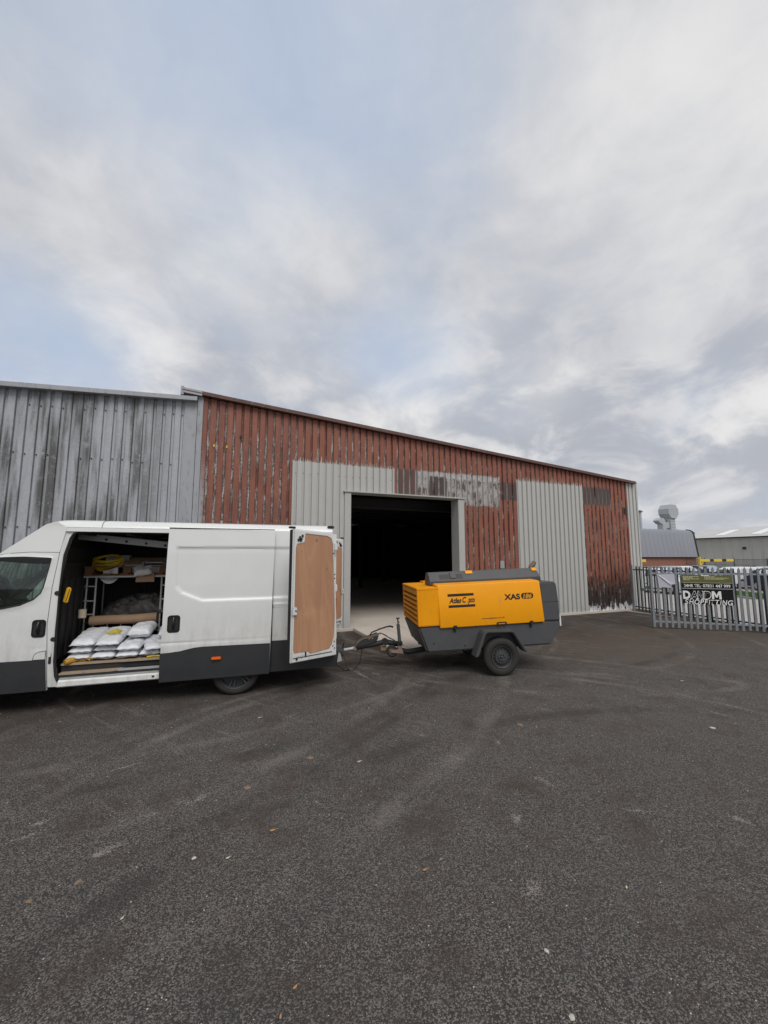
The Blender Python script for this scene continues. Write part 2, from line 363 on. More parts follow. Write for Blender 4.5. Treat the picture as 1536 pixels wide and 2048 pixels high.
def clad_nodes(kind):
    def f(t):
        p = t.pos(); x, y, z = t.xyz(p)[:3]
        fr = t.m('FRACT', t.m('DIVIDE', x, .2)); val = t.band(fr, .635, .965, .02)           # narrow trough of the profile
        sheet = t.m('FRACT', t.m('MULTIPLY', t.m('FLOOR', t.m('DIVIDE', x, .2)), .3711))
        st = t.noise(t.comb(t.m('MULTIPLY', x, 9), 0, t.m('MULTIPLY', z, .8)), 1, 6, .62)
        st2 = t.noise(t.comb(t.m('MULTIPLY', x, 26), 3, t.m('MULTIPLY', z, 2.6)), 1, 6, .7)
        blot = t.noise(t.map(p, (1, 1, 1), (3, 0, 1)), 3.0, 7, .68); spk = t.noise(p, 22, 4, .7)
        if kind == 'grey':
            lowf = t.noise(t.comb(t.m('MULTIPLY', x, 1.6), 1, t.m('MULTIPLY', z, .32)), 1, 3, .5)
            c = t.mix(blot, (.31, .325, .35), (.44, .455, .48))
            c = t.mix(t.m('MULTIPLY', t.ss(spk, .42, .7), .35), c, (.22, .23, .255))
            g = t.m('MULTIPLY', t.ss(t.m('ADD', t.m('MULTIPLY', lowf, .8), t.m('MULTIPLY', st, .45)), .52, .70), t.ss(t.m('ADD', blot, t.m('MULTIPLY', spk, .6)), .46, .80))
            edge = t.m('MULTIPLY', t.m('SUBTRACT', 1.0, t.ss(t.m('SUBTRACT', ztopn(t, x), z), .0, .55)), t.ss(lowf, .46, .62)); g = t.m('MAXIMUM', g, edge)
            g = t.m('MULTIPLY', g, t.m('SUBTRACT', 1.0, t.ss(x, -2.2, -1.0)))
            c = t.mix(t.m('MULTIPLY', g, .9), c, (.055, .053, .048))
            wall_ = t.m('MAXIMUM', t.band(fr, .585, .685, .015), t.band(fr, .90, .995, .015))
            c = t.mix(t.m('MULTIPLY', t.m('MULTIPLY', wall_, t.ss(st2, .28, .62)), .5), c, (.075, .075, .078))  # trough sides darkened in the colour to deepen the shade of the ribs
            c = t.mix(t.m('MULTIPLY', t.band(fr, .68, .91, .02), .45), c, (.46, .47, .49))  # trough floor coloured lighter between its darkened sides
            return {'Base Color': c, 'Roughness': .55}
        if kind == 'pale':
            c = t.mix(blot, (.40, .40, .375), (.47, .47, .445))
            c = t.mix(t.m('MULTIPLY', t.ss(st, .6, .8), .25), c, (.30, .29, .26))
            c = t.mix(t.m('MULTIPLY', t.m('MULTIPLY', t.m('SUBTRACT', 1.0, t.ss(z, .05, .5)), t.ss(blot, .4, .7)), .4), c, (.16, .13, .10))
            return {'Base Color': c, 'Roughness': .5}
        # red, sprayed over pale sheet and peeling
        wob = t.m('MULTIPLY', t.m('SUBTRACT', t.noise(t.map(p, (1, 1, 1)), 9, 5, .7), .5), .26)
        xj = t.m('ADD', x, wob); zj = t.m('ADD', z, t.m('ADD', wob, t.m('MULTIPLY', t.m('SUBTRACT', st2, .5), .25)))
        c = t.mix(blot, (.205, .066, .038), (.315, .108, .062))
        c = t.mix(t.m('MULTIPLY', sheet, .32), c, (.15, .045, .032))
        left = t.m('SUBTRACT', 1.0, t.ss(x, 1.55, 1.75))
        c = t.mix(t.m('MULTIPLY', t.m('MULTIPLY', left, t.ss(st, .4, .65)), .5), c, (.125, .046, .036))
        c = t.mix(t.m('MULTIPLY', t.ss(t.m('ADD', st2, t.m('MULTIPLY', spk, .3)), .70, .84), .75), c, (.07, .032, .026))
        pale = (.50, .49, .47)
        # troughs: long peeled strips with dark torn edges
        on = t.ss(t.m('ADD', t.noise(t.comb(t.m('MULTIPLY', t.m('FLOOR', t.m('DIVIDE', x, .2)), 3.37), 0, t.m('MULTIPLY', z, .85)), 1, 5, .6), t.m('MULTIPLY', t.m('SUBTRACT', spk, .5), .35)), .40, .50)
        hi = t.m('SUBTRACT', 1.0, t.m('MULTIPLY', t.ss(t.m('SUBTRACT', z, t.m('MULTIPLY', x, -.07)), 5.0, 5.9), .55))
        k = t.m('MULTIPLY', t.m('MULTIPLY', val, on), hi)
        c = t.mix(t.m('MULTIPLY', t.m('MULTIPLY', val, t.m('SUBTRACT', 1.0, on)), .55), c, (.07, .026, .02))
        torn = t.ss(t.m('ADD', st2, t.m('MULTIPLY', spk, .5)), .62, .80)
        c = t.mix(k, c, t.mix(torn, pale, (.10, .06, .05)))
        # chips on the crowns
        c = t.mix(t.m('MULTIPLY', t.ss(t.noise(t.map(p, (1, 1, .45), (6, 0, 3)), 1.5, 5, .62), .52, .68), .45), c, (.125, .052, .036))
        c = t.mix(t.m('MULTIPLY', t.ss(t.noise(t.map(p, (1, 1, .5), (2, 0, 8)), 1.9, 6, .66), .56, .72), .35), c, (.33, .16, .11))
        chip = t.ss(t.m('ADD', t.m('MULTIPLY', st2, .6), t.m('MULTIPLY', spk, .55)), .655, .71)
        c = t.mix(t.m('MULTIPLY', chip, t.m('ADD', .45, t.m('MULTIPLY', t.ss(z, 3.4, 1.2), .5))), c, (.40, .38, .35))
        # stripped zone where an old sign came off
        zone = t.m('MULTIPLY', t.band(xj, 5.35, 8.44, .03), t.band(zj, 3.62, 4.62, .03))
        much = t.ss(t.m('ADD', t.m('MULTIPLY', st2, 1.2), t.m('ADD', t.m('MULTIPLY', blot, .9), t.m('MULTIPLY', val, .22))), .98, 1.10)
        rim = t.band(zj, 4.40, 4.60, .03)
        c = t.mix(zone, c, t.mix(t.m('MAXIMUM', much, rim), (.10, .060, .052), t.mix(t.m('MULTIPLY', torn, .6), (.50, .495, .48), (.22, .20, .19))))
        dk = None
        for x0, x1, z0, z1, a in ((4.72, 5.42, 3.8, 4.6, .75), (5.82, 6.42, 3.86, 4.46, 1.0), (8.46, 9.2, 3.86, 4.46, .9), (12.1, 13.58, 3.9, 4.54, .95)):
            b = t.m('MULTIPLY', t.m('MULTIPLY', t.band(t.m('ADD', x, t.m('MULTIPLY', wob, .5)), x0, x1, .03), t.band(t.m('ADD', z, t.m('MULTIPLY', wob, .4)), z0, z1, .04)), a)
            dk = b if dk is None else t.m('MAXIMUM', dk, b)
        c = t.mix(dk, c, t.mix(t.m('MULTIPLY', k, .8), (.068, .046, .042), (.36, .35, .33)))
        # pale overspray above the replacement sheets
        ov = t.m('MULTIPLY', t.m('MAXIMUM', t.band(x, 1.66, 4.65, .02), t.band(x, 9.15, 12.18, .02)), t.m('SUBTRACT', 1.0, t.ss(t.m('ADD', z, t.m('MULTIPLY', t.m('SUBTRACT', st2, .45), 1.1)), 4.60, 4.68)))
        c = t.mix(t.m('MULTIPLY', ov, t.ss(z, 4.5, 4.56)), c, (.43, .425, .40))
        # rot and bare metal at the foot of the wall
        foot = t.m('MULTIPLY', t.ss(x, 6.9, 7.1), 1.0)
        blk = t.ss(t.m('SUBTRACT', t.m('ADD', t.m('MULTIPLY', st2, .8), t.m('MULTIPLY', spk, .45)), t.m('MULTIPLY', z, t.m('SUBTRACT', .42, t.m('MULTIPLY', t.ss(x, 11.5, 12.2), .23)))), .34, .46)
        c = t.mix(t.m('MULTIPLY', t.m('MULTIPLY', blk, foot), t.m('SUBTRACT', 1.0, t.m('MULTIPLY', k, .8))), c, (.022, .016, .014))
        bare = t.ss(t.m('SUBTRACT', t.m('ADD', t.m('MULTIPLY', t.m('SUBTRACT', t.noise(t.comb(t.m('MULTIPLY', x, 5.3), 0, t.m('MULTIPLY', z, 3.2)), 1, 5, .65), .40), 1.7), t.m('MULTIPLY', st2, .3)), t.m('MULTIPLY', z, 1.1)), .08, .16)
        c = t.mix(t.m('MULTIPLY', t.m('MULTIPLY', bare, foot), t.ss(t.m('ADD', spk, t.m('MULTIPLY', st2, .4)), .55, .64)), c, (.62, .62, .63))
        # grey overspray beside the corner trim
        c = t.mix(t.m('MULTIPLY', t.m('SUBTRACT', 1.0, t.ss(t.m('ADD', x, wob), -.56, -.42)), t.ss(z, 5.0, 3.0)), c, (.33, .33, .35))
        return {'Base Color': c, 'Roughness': .62}
    return f


def brick_nodes(t):
    b = t.new('ShaderNodeTexBrick'); t.put(b.inputs['Vector'], t.map(t.pos(), (1, 1, 1), (0, 0, 0), (R_(90), 0, 0)))
    b.inputs['Scale'].default_value = 1; b.inputs['Brick Width'].default_value = .225; b.inputs['Row Height'].default_value = .075
    b.inputs['Mortar Size'].default_value = .009
    t.put(b.inputs['Color1'], (.24, .075, .045)); t.put(b.inputs['Color2'], (.19, .055, .034)); t.put(b.inputs['Mortar'], (.26, .19, .15))
    return b.outputs['Color']


def ply_nodes(t):
    v = t.obj(); n = t.noise(t.map(v, (7, 7, .8)), 1, 3, .5, .6)
    rings = t.m('SINE', t.m('MULTIPLY', t.noise(t.map(v, (1.6, 1, .22)), 1.4, 2, .4), 60))
    c = t.mix(n, (.33, .165, .09), (.50, .275, .155))
    c = t.mix(t.m('MULTIPLY', t.ss(rings, .3, 1), .22), c, (.58, .33, .19))
    c = t.mix(t.m('MULTIPLY', t.ss(t.noise(v, 2.2, 5, .6), .52, .72), .4), c, (.60, .37, .22))
    c = t.mix(t.m('MULTIPLY', t.ss(t.noise(t.map(v, (1, 1, 1), (3, 1, 2)), 6, 4, .6), .66, .72), .6), c, (.17, .08, .045))
    return {'Base Color': c, 'Roughness': .6}


def concrete_nodes(t):
    p = t.pos(); a = t.noise(p, .9, 6, .6); b = t.noise(p, 7, 6, .7); q = t.noise(t.map(p, (1, .25, 1)), 2.5, 5, .6)
    c = t.mix(a, (.44, .385, .33), (.60, .54, .47)); c = t.mix(t.m('MULTIPLY', t.ss(q, .5, .75), .4), c, (.33, .275, .225))
    c = t.mix(t.m('MULTIPLY', t.ss(b, .55, .75), .25), c, (.54, .5, .45))
    return {'Base Color': c, 'Roughness': .8, 'bump': (b, .2, .004)}


def van_paint_nodes(t):
    v = t.obj(); x, y, z = t.xyz(v)[:3]
    n = t.noise(v, 2.5, 6, .6); n2 = t.noise(t.map(v, (1, 1, .3)), 9, 6, .7)
    c = t.mix(n, (.64, .65, .635), (.73, .735, .715))
    low = t.m('MULTIPLY', t.m('SUBTRACT', 1.0, t.ss(z, .6, 1.5)), t.ss(n2, .35, .75))
    c = t.mix(t.m('MULTIPLY', low, .5), c, (.40, .375, .335))
    return {'Base Color': c, 'Roughness': t.m('ADD', .28, t.m('MULTIPLY', n2, .15)), 'Coat Weight': .25}


def yellow_nodes(t):
    v = t.obj(); n = t.noise(v, 3, 6, .6); n2 = t.noise(t.map(v, (1, 1, .4)), 13, 6, .7)
    c = t.mix(n, (.77, .288, .001), (.87, .357, .002))
    c = t.mix(t.m('MULTIPLY', t.ss(n2, .52, .76), .42), c, (.50, .25, .06))
    return {'Base Color': c, 'Specular IOR Level': .25, 'Roughness': t.m('ADD', .36, t.m('MULTIPLY', n, .2))}


def grime_nodes(c0, c1, rough=.55):
    def f(t):
        v = t.obj(); n = t.noise(v, 4, 6, .62); n2 = t.noise(t.map(v, (1, 1, .5)), 17, 6, .7)
        c = t.mix(t.m('ADD', t.m('MULTIPLY', n, .7), t.m('MULTIPLY', n2, .3)), c0, c1)
        return {'Base Color': c, 'Roughness': t.m('ADD', rough - .1, t.m('MULTIPLY', n2, .25))}
    return f


M = {}
M['asphalt'] = mat('asphalt', build=asphalt_nodes)
M['red_clad'] = mat('peeling_red_cladding', build=clad_nodes('red'))
M['grey_clad'] = mat('stained_grey_cladding', build=clad_nodes('grey'))
M['pale_clad'] = mat('pale_grey_cladding', build=clad_nodes('pale'))
M['trim'] = mat('pale_trim', build=worn((.43, .43, .41), .12, 3, (.2, .18, .15), .3, 'pos', .4), rough=.5)
M['grey_trim'] = mat('grey_trim', build=worn((.34, .35, .37), .2, 3, (.09, .085, .08), .6, 'pos', .5), rough=.5)
M['rusty_barge'] = mat('weathered_barge', build=worn((.125, .062, .05), .45, 3, (.26, .22, .19), .7, 'pos', 1), rough=.7)
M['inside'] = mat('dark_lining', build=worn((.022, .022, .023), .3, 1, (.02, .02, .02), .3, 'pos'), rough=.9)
M['steel_dark'] = mat('dark_steel', (.022, .022, .023), .7)
M['concrete'] = mat('concrete', build=concrete_nodes)
M['road'] = mat('road_concrete', build=worn((.42, .39, .365), .2, .6, (.22, .2, .18), .5, 'pos'), rough=.85)
M['brick'] = mat('brickwork', build=brick_nodes, rough=.85)
M['mansard'] = mat('mansard_sheet', build=worn((.235, .245, .275), .12, .5, (.18, .18, .2), .3, 'pos', .3), rough=.6)
M['shed_wall'] = mat('shed_sheet', build=worn((.43, .435, .405), .12, .6, (.2, .2, .18), .3, 'pos', .3), rough=.6)
M['shed_roof'] = mat('shed_roof', build=worn((.52, .515, .50), .15, .6, (.3, .28, .25), .4, 'pos'), rough=.7)
M['rooflight'] = mat('rooflight', (.8, .81, .82), .35)
M['galv'] = mat('galvanised', build=grime_nodes((.17, .19, .205), (.40, .42, .44), .5), metal=.2)
M['galv_dk'] = mat('galvanised_dark', build=grime_nodes((.06, .07, .072), (.13, .145, .15), .6), metal=.2)
M['duct'] = mat('duct_metal', build=grime_nodes((.36, .38, .385), (.50, .52, .53), .4), metal=.35)
M['black'] = mat('black_rubber', build=grime_nodes((.010, .010, .011), (.024, .023, .023), .65))
M['black_gloss'] = mat('black_plastic', (.012, .012, .013), .3)
M['clad_grey'] = mat('dark_grey_paint', build=grime_nodes((.018, .0195, .022), (.042, .043, .045), .5))
M['van'] = mat('white_paint', build=van_paint_nodes)
M['van_in'] = mat('van_lining', build=worn((.022, .021, .02), .4, 8, (.07, .065, .06), .4), rough=.7)
M['ply'] = mat('plywood', build=ply_nodes)
M['wood'] = mat('rough_timber', build=worn((.17, .085, .042), .4, 9, (.08, .04, .02), .5), rough=.8)
M['ply_floor'] = mat('worn_ply_floor', build=worn((.36, .28, .20), .3, 7, (.1, .08, .06), .6), rough=.8)
M['alu'] = mat('dull_aluminium', build=grime_nodes((.30, .30, .30), (.52, .52, .51), .45), metal=.3)
M['yellow'] = mat('amber_paint', build=yellow_nodes)
M['tgrey'] = mat('slate_plastic', build=grime_nodes((.044, .046, .050), (.088, .089, .092), .55))
M['tyre'] = mat('dusty_tyre', build=grime_nodes((.012, .012, .0115), (.036, .033, .029), .8))
M['rim'] = mat('black_rim', build=grime_nodes((.028, .029, .03), (.062, .064, .066), .5))
M['bolt'] = mat('wheel_bolt', (.35, .35, .36), .35, .8)
M['print_black'] = mat('black_print', (.015, .012, .010), .45)
M['print_white'] = mat('white_print', (.8, .8, .79), .5)
M['print_amber'] = mat('amber_print', (.72, .31, .01), .45)
M['orange'] = mat('orange_lens', (.80, .13, .008), .25)
M['sack'] = mat('white_sack', build=worn((.62, .635, .66), .08, 5, (.40, .40, .42), .3), rough=.42)
M['hose'] = mat('yellow_hose', build=worn((.78, .56, .02), .25, 7, (.15, .11, .03), .5), rough=.5)
M['card'] = mat('cardboard', build=worn((.29, .185, .115), .25, 6, (.16, .1, .06), .4), rough=.85)
M['paper'] = mat('paper', build=worn((.58, .57, .55), .1, 4, (.4, .38, .35), .3), rough=.8)
M['tarp'] = mat('dirty_tarpaulin', build=worn((.030, .026, .024), .5, 9, (.075, .06, .05), .45), rough=.6)
M['glove'] = mat('yellow_glove', build=worn((.50, .27, .03), .3, 14, (.16, .09, .03), .5), rough=.8)
M['rust'] = mat('rusty_rim', build=grime_nodes((.17, .10, .075), (.36, .27, .23), .7))
M['exhaust'] = mat('rusty_exhaust', build=grime_nodes((.13, .095, .065), (.24, .19, .14), .6), metal=.3)
M['olive'] = mat('banner_olive', build=worn((.115, .115, .03), .15, 6, (.2, .2, .1), .2), rough=.5)
M['banner'] = mat('banner_black', build=worn((.011, .011, .011), .2, 6, (.03, .03, .03), .3), rough=.8, spec=.2)
M['cream'] = mat('cream_print', (.62, .60, .40), .5)
M['yel_paint'] = mat('barrier_yellow', build=worn((.70, .50, .05), .15, 3, (.3, .2, .05), .3), rough=.5)
M['leaf_tan'] = mat('dry_leaf', build=worn((.42, .24, .10), .35, 40, (.2, .1, .04), .5), rough=.8)
M['leaf_pale'] = mat('pale_leaf', build=worn((.60, .52, .38), .25, 40, (.3, .22, .12), .4), rough=.8)
M['grit'] = mat('pale_grit', build=worn((.50, .47, .42), .35, 30, (.25, .2, .15), .4), rough=.85)
M['clay'] = mat('dried_mud', build=worn((.20, .135, .09), .3, 30, (.1, .06, .04), .4), rough=.9)
M['grass'] = mat('grass_blades', build=worn((.075, .16, .02), .35, 4, (.12, .12, .04), .3, 'pos'), rough=.7)
M['foliage'] = mat('far_foliage', build=worn((.035, .05, .022), .4, 3, (.02, .03, .012), .4, 'pos'), rough=.8)
M['bark'] = mat('bark', (.06, .045, .035), .9)
M['yel_bright'] = mat('bright_yellow_grip', (.80, .46, .02), .4)
M['kerb'] = mat('kerb_stone', build=worn((.36, .33, .27), .25, 3, (.15, .12, .09), .5, 'pos'), rough=.85)
M['lamp_red'] = mat('red_lens', (.35, .012, .01), .25)
M['lamp_clear'] = mat('clear_lens', (.75, .77, .78), .15)
M['seat'] = mat('seat_fabric', (.035, .037, .042), .9)


def glass_mat(name, tint, gloss=.10):
    m = bpy.data.materials.new(name); m.use_nodes = True; t = NT(m.node_tree); t.n.clear()
    o = t.new('ShaderNodeOutputMaterial'); tr = t.new('ShaderNodeBsdfTransparent'); gl = t.new('ShaderNodeBsdfGlossy'); mx = t.new('ShaderNodeMixShader')
    tr.inputs[0].default_value = tuple(tint) + (1,); gl.inputs['Roughness'].default_value = .02
    fz = t.new('ShaderNodeFresnel'); fz.inputs[0].default_value = 1.5
    t.put(mx.inputs[0], t.m('ADD', fz.outputs[0], gloss - .04, clamp=True)); t.l.new(tr.outputs[0], mx.inputs[1]); t.l.new(gl.outputs[0], mx.inputs[2]); t.l.new(mx.outputs[0], o.inputs[0])
    return m
M['glass'] = glass_mat('tinted_glass', (.80, .88, .83), .05)
M['glass_dk'] = glass_mat('dark_glass', (.05, .06, .065), .12)

# ------------------------------------------------------------------ ground
g = G(); g.add([(-300, -300, 0), (13.95, -300, 0), (13.95, 12, 0), (-300, 12, 0)], [(0, 1, 2, 3)])
tag(g.build('asphalt_yard', M['asphalt'], recalc=False), kind='structure')
g = G(); g.add([(13.95, -300, -.012), (500, -300, -.012), (500, 500, -.012), (13.95, 500, -.012)], [(0, 1, 2, 3)])
tag(g.build('concrete_road', M['road'], recalc=False), kind='structure')
g = G(); g.add([(-300, 12, -.016), (13.95, 12, -.016), (13.95, 500, -.016), (-300, 500, -.016)], [(0, 1, 2, 3)])
tag(g.build('ground', M['road'], recalc=False), kind='structure')
kb = thing('kerb', None, None, (0, 0, 0)); tag(kb, kind='structure')
del kb['kind']; bpy.data.objects.remove(kb)
KX = lambda y: 14.42 + (y - 10.6) * .148
kme = G().box(-.06, .06, -.455, .455, 0, .085).mesh('kerb_stone', M['kerb'], bev=.012)
kr = bpy.data.objects.new('kerb', None); COL.objects.link(kr); tag(kr, kind='structure')
y = 10.2
while y > -2:
    link('kerb_stone', kme, kr, (KX(y), y, 0), (0, 0, R_(-8.4) + rnd.uniform(-.01, .01))); y -= .925
# raised concrete pad in front of the door
tag(G().box(3.38, 7.05, 7.86, 10.62, -.05, .075).build('concrete_pad', M['concrete'], bev=.012), kind='structure')

# ------------------------------------------------------------------ warehouse
wh = thing('warehouse', 'long corrugated metal warehouse half grey and half peeling red, open dark doorway', 'warehouse', (0, 10.7, 0))
WY = 10.7
ztopR = lambda x: 6.02 - (x + 1.0) * .0762
ztopL = lambda x: 5.86 - (-.8 - x) * .0640
PROF = [(0, 0), (.124, 0), (.135, .046), (.183, .046), (.196, 0)]


def prof_y(x):
    f = x % .2
    for (a, ya), (b, yb) in zip(PROF, PROF[1:] + [(.2, 0)]):
        if a <= f <= b: return ya + (yb - ya) * (f - a) / max(b - a, 1e-6)
    return 0


def sheet(name, x0, x1, zb, zt, m, dy=0, label=None):
    xs = {x0, x1}; k = math.floor(x0 / .2) - 1
    while k * .2 < x1:
        for a, _ in PROF:
            q = k * .2 + a
            if x0 < q < x1: xs.add(q)
        k += 1
    xs = sorted(xs); vs = []; fs = []
    for q in xs:
        yv = prof_y(min(max(q, x0 + 1e-5), x1 - 1e-5)) + dy
        vs += [(q, yv, zb(q) if callable(zb) else zb), (q, yv, zt(q) if callable(zt) else zt)]
    n = len(xs)
    for i in range(n - 1): fs.append((2 * i, 2 * i + 2, 2 * i + 3, 2 * i + 1))
    # folded-back end returns give the sheet a visible thickness
    o = len(vs)
    vs += [(xs[0], dy + .05, vs[0][2]), (xs[0], dy + .05, vs[1][2]), (xs[-1], dy + .05, vs[2 * n - 2][2]), (xs[-1], dy + .05, vs[2 * n - 1][2])]
    fs += [(o, 0, 1, o + 1), (2 * n - 2, o + 2, o + 3, 2 * n - 1)]
    ob = G().add(vs, fs).build(name, m, wh, recalc=False)
    if label: ob['label'] = label
    return ob


def sheets(x0, x1, zb, zt, m, dy=0, label=None):
    cuts = [x0] + [k * 1.0 + .8 for k in range(-20, 20) if x0 + .25 < k * 1.0 + .8 < x1 - .25] + [x1]
    for a, b in zip(cuts, cuts[1:]): sheet('cladding_panel', a, b, zb, zt, m, dy + (.0 if rnd.random() < .5 else .003), label)


sheets(-13.2, -.98, -.02, ztopL, M['grey_clad'], label='grey mould-stained cladding sheet')
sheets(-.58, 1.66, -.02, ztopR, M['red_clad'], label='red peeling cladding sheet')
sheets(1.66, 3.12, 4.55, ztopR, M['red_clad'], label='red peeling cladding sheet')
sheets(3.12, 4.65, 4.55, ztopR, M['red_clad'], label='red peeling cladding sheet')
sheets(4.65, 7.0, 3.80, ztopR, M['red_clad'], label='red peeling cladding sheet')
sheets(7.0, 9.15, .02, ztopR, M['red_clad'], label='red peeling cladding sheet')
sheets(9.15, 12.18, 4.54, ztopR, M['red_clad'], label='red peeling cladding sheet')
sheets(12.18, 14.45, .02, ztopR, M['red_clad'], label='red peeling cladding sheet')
sheets(1.665, 3.115, .02, 4.57, M['pale_clad'], -.008, 'pale grey replacement sheet')
sheets(3.115, 4.645, 3.80, 4.57, M['pale_clad'], -.008, 'pale grey replacement sheet')
sheets(9.155, 12.175, .02, 4.555, M['pale_clad'], -.008, 'pale grey replacement sheet')
sheets(14.452, 14.95, .02, ztopR, M['pale_clad'], -.006, 'pale grey corner sheet')
# corner covers
G().box(14.945, 15.02, -.02, .25, 0, 4.86).build('corner_trim', M['trim'], wh)
G().box(-.98, -.72, -.014, .05, 0, 5.86).build('corner_trim', M['grey_trim'], wh, bev=.004)
G().box(-.71, -.585, -.032, .05, 0, 5.98).build('corner_trim', M['grey_trim'], wh, bev=.006)
G().box(9.13, 9.16, -.02, .0, .02, 4.56).build('edge_trim', M['trim'], wh)
G().box(7.03, 14.93, -.012, .03, -.02, .022).build('base_flashing', M['grey_trim'], wh)
G().box(1.66, 3.12, -.012, .03, -.02, .022).build('base_flashing', M['grey_trim'], wh)


def barge(x0, x1, z0, z1, h, m, d=.12):
    g = G(); g.hexa([(x0, -d, z0 - h), (x1, -d, z1 - h), (x1, .3, z1 - h), (x0, .3, z0 - h), (x0, -d, z0), (x1, -d, z1), (x1, .3, z1), (x0, .3, z0)])
    g.hexa([(x0, -d - .018, z0 - h - .012), (x1, -d - .018, z1 - h - .012), (x1, -d - .001, z1 - h - .012), (x0, -d - .001, z0 - h - .012),
            (x0, -d - .018, z0 - h + .035), (x1, -d - .018, z1 - h + .035), (x1, -d - .001, z1 - h + .035), (x0, -d - .001, z0 - h + .035)])
    return g.build('barge_board', m, wh)


xs = [-1.07, 1.7, 4.8, 7.9, 11.0, 14.86]
for i, (a, b) in enumerate(zip(xs, xs[1:])):
    zf = lambda x: 6.135 - (x + 1.07) * .0772
    barge(a, b - .004, zf(a), zf(b), .085, M['grey_trim'] if i == 9 else M['rusty_barge'])
barge(-1.075, -.62, 6.137, 6.102, .12, M['grey_trim'], .125)
G().box(-1.10, -1.03, -.135, .2, 5.95, 6.16).build('barge_end', M['grey_trim'], wh)
xs = [-13.2, -10.2, -7.1, -3.9, -.72]
for a, b in zip(xs, xs[1:]):
    zf = lambda x: 5.935 - (-.72 - x) * .0625
    barge(a, b - .004, zf(a), zf(b), .095, M['grey_trim'], .15)
# roof sheets, side and rear walls, all behind the gable
g = G(); g.hexa([(-1, .31, 5.93), (15.1, .31, 4.70), (15.1, 26, 4.70), (-1, 26, 5.93), (-1, .31, 6.10), (15.1, .31, 4.87), (15.1, 26, 4.87), (-1, 26, 6.10)])
g.build('roof', M['grey_trim'], wh)
g = G(); g.hexa([(-13.2, .31, 4.95), (-1.0, .31, 5.72), (-1.0, 26, 5.72), (-13.2, 26, 4.95), (-13.2, .31, 5.10), (-1.0, .31, 5.87), (-1.0, 26, 5.87), (-13.2, 26, 5.10)])
g.build('roof', M['grey_trim'], wh)
g = G(); g.box(14.80, 14.94, .255, 26, 0, 4.80); g.box(-13.2, -13.06, .06, 26, 0, 5.0); g.box(-13.05, 14.79, 25.8, 26, 0, 4.9)
g.build('outer_wall', M['trim'], wh)
# dark liner wall behind the front sheets, leaving the doorway
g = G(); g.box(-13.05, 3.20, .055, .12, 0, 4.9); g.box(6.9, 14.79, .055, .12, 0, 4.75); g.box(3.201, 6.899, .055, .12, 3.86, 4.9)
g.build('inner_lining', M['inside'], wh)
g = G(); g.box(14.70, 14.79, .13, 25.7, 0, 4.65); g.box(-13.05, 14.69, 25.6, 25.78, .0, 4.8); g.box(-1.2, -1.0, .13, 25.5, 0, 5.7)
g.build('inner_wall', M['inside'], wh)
G().box(-.99, 14.69, -.07, 25.59, -.04, .068).build('inner_floor', M['concrete'], wh)
g = G()
for yy in (1.8, 3.9, 6.0, 8.5, 12, 16): g.box(-.9, 14.6, yy, yy + .09, 3.95, 4.17)
g.build('purlin', M['steel_dark'], wh)
for x_, y_ in ((8.1, 13.4), (4.2, 19.0), (12.0, 19)):
    g = G(); g.box(x_ - .11, x_ + .11, y_ - .01, y_ + .01, .07, 4.3); g.box(x_ - .11, x_ - .09, y_ - .1, y_ + .1, .07, 4.3); g.box(x_ + .09, x_ + .11, y_ - .1, y_ + .1, .07, 4.3)
    g.box(x_ - .2, x_ + .2, y_ - .2, y_ + .2, .069, .09)
    g.build('column', M['steel_dark'], wh)
g = G(); g.box(2.5, 7.6, 1.42, 1.62, 3.60, 3.88); g.box(2.5, 7.6, 1.36, 1.68, 3.56, 3.60)
g.build('door_beam', M['steel_dark'], wh)
# door frame
g = G(); g.box(3.115, 3.30, -.05, -.012, .02, 3.795); g.box(3.27, 3.30, -.012, .38, .02, 3.795)
g.build('door_jamb', M['trim'], wh, bev=.003)
g = G(); g.box(6.80, 7.015, -.05, -.012, .02, 3.795); g.box(6.80, 6.83, -.012, .38, .02, 3.795)
g.build('door_jamb', M['trim'], wh, bev=.003)
g = G(); g.box(3.08, 7.05, -.085, .38, 3.797, 3.832); g.build('door_lintel', M['trim'], wh, bev=.003)
# fixings on the grey sheets
gs = G()
def screw(x_, z_, y_): gs.lathe([(y_ - .008, .009), (y_, .012)], (x_, 0, z_), 1, 6)
for k in range(-3, 74):
    x_ = k * .2 + .16
    for z_ in (.22, 1.55, 2.9, 4.25):
        if 3.1 < x_ < 7.0 and z_ < 3.9 or z_ > ztopR(x_) - .3: continue
        if rnd.random() < .75: screw(x_, z_ + rnd.uniform(-.02, .02), .042)
    if x_ > -.6: screw(x_, ztopR(x_) - .25, .042)
o = gs.build('fixing_screws', M['steel_dark'], wh); o['kind'] = 'stuff'
g = G()
for k in range(-40, -4):
    x_ = k * .2 + .158
    for z_ in (ztopL(x_) - .36, 4.22, 2.6):
        if rnd.random() < .8:
            z_ += rnd.uniform(-.03, .03); g.lathe([(.028, .014), (.040, .014), (.046, .008)], (x_, 0, z_), 1, 6)
o = g.build('fixing_screws', M['steel_dark'], wh); o['kind'] = 'stuff'
for x_ in (-.3, .0):
    G().box(x_ - .015, x_ + .02, -.025, -.002, 4.73, 4.80).build('hook_bracket', M['yel_paint'], wh, bev=.006)
G().box(.3, .36, -.02, -.003, 5.02, 5.10).build('vent_stub', M['black'], wh, bev=.006)
G().box(14.22, 14.36, -.028, -.002, 3.62, 3.86).build('torn_label', M['print_black'], wh)
G().box(8.36, 8.52, -.02, -.002, 1.62, 1.86).build('patch_plate', M['grey_trim'], wh)

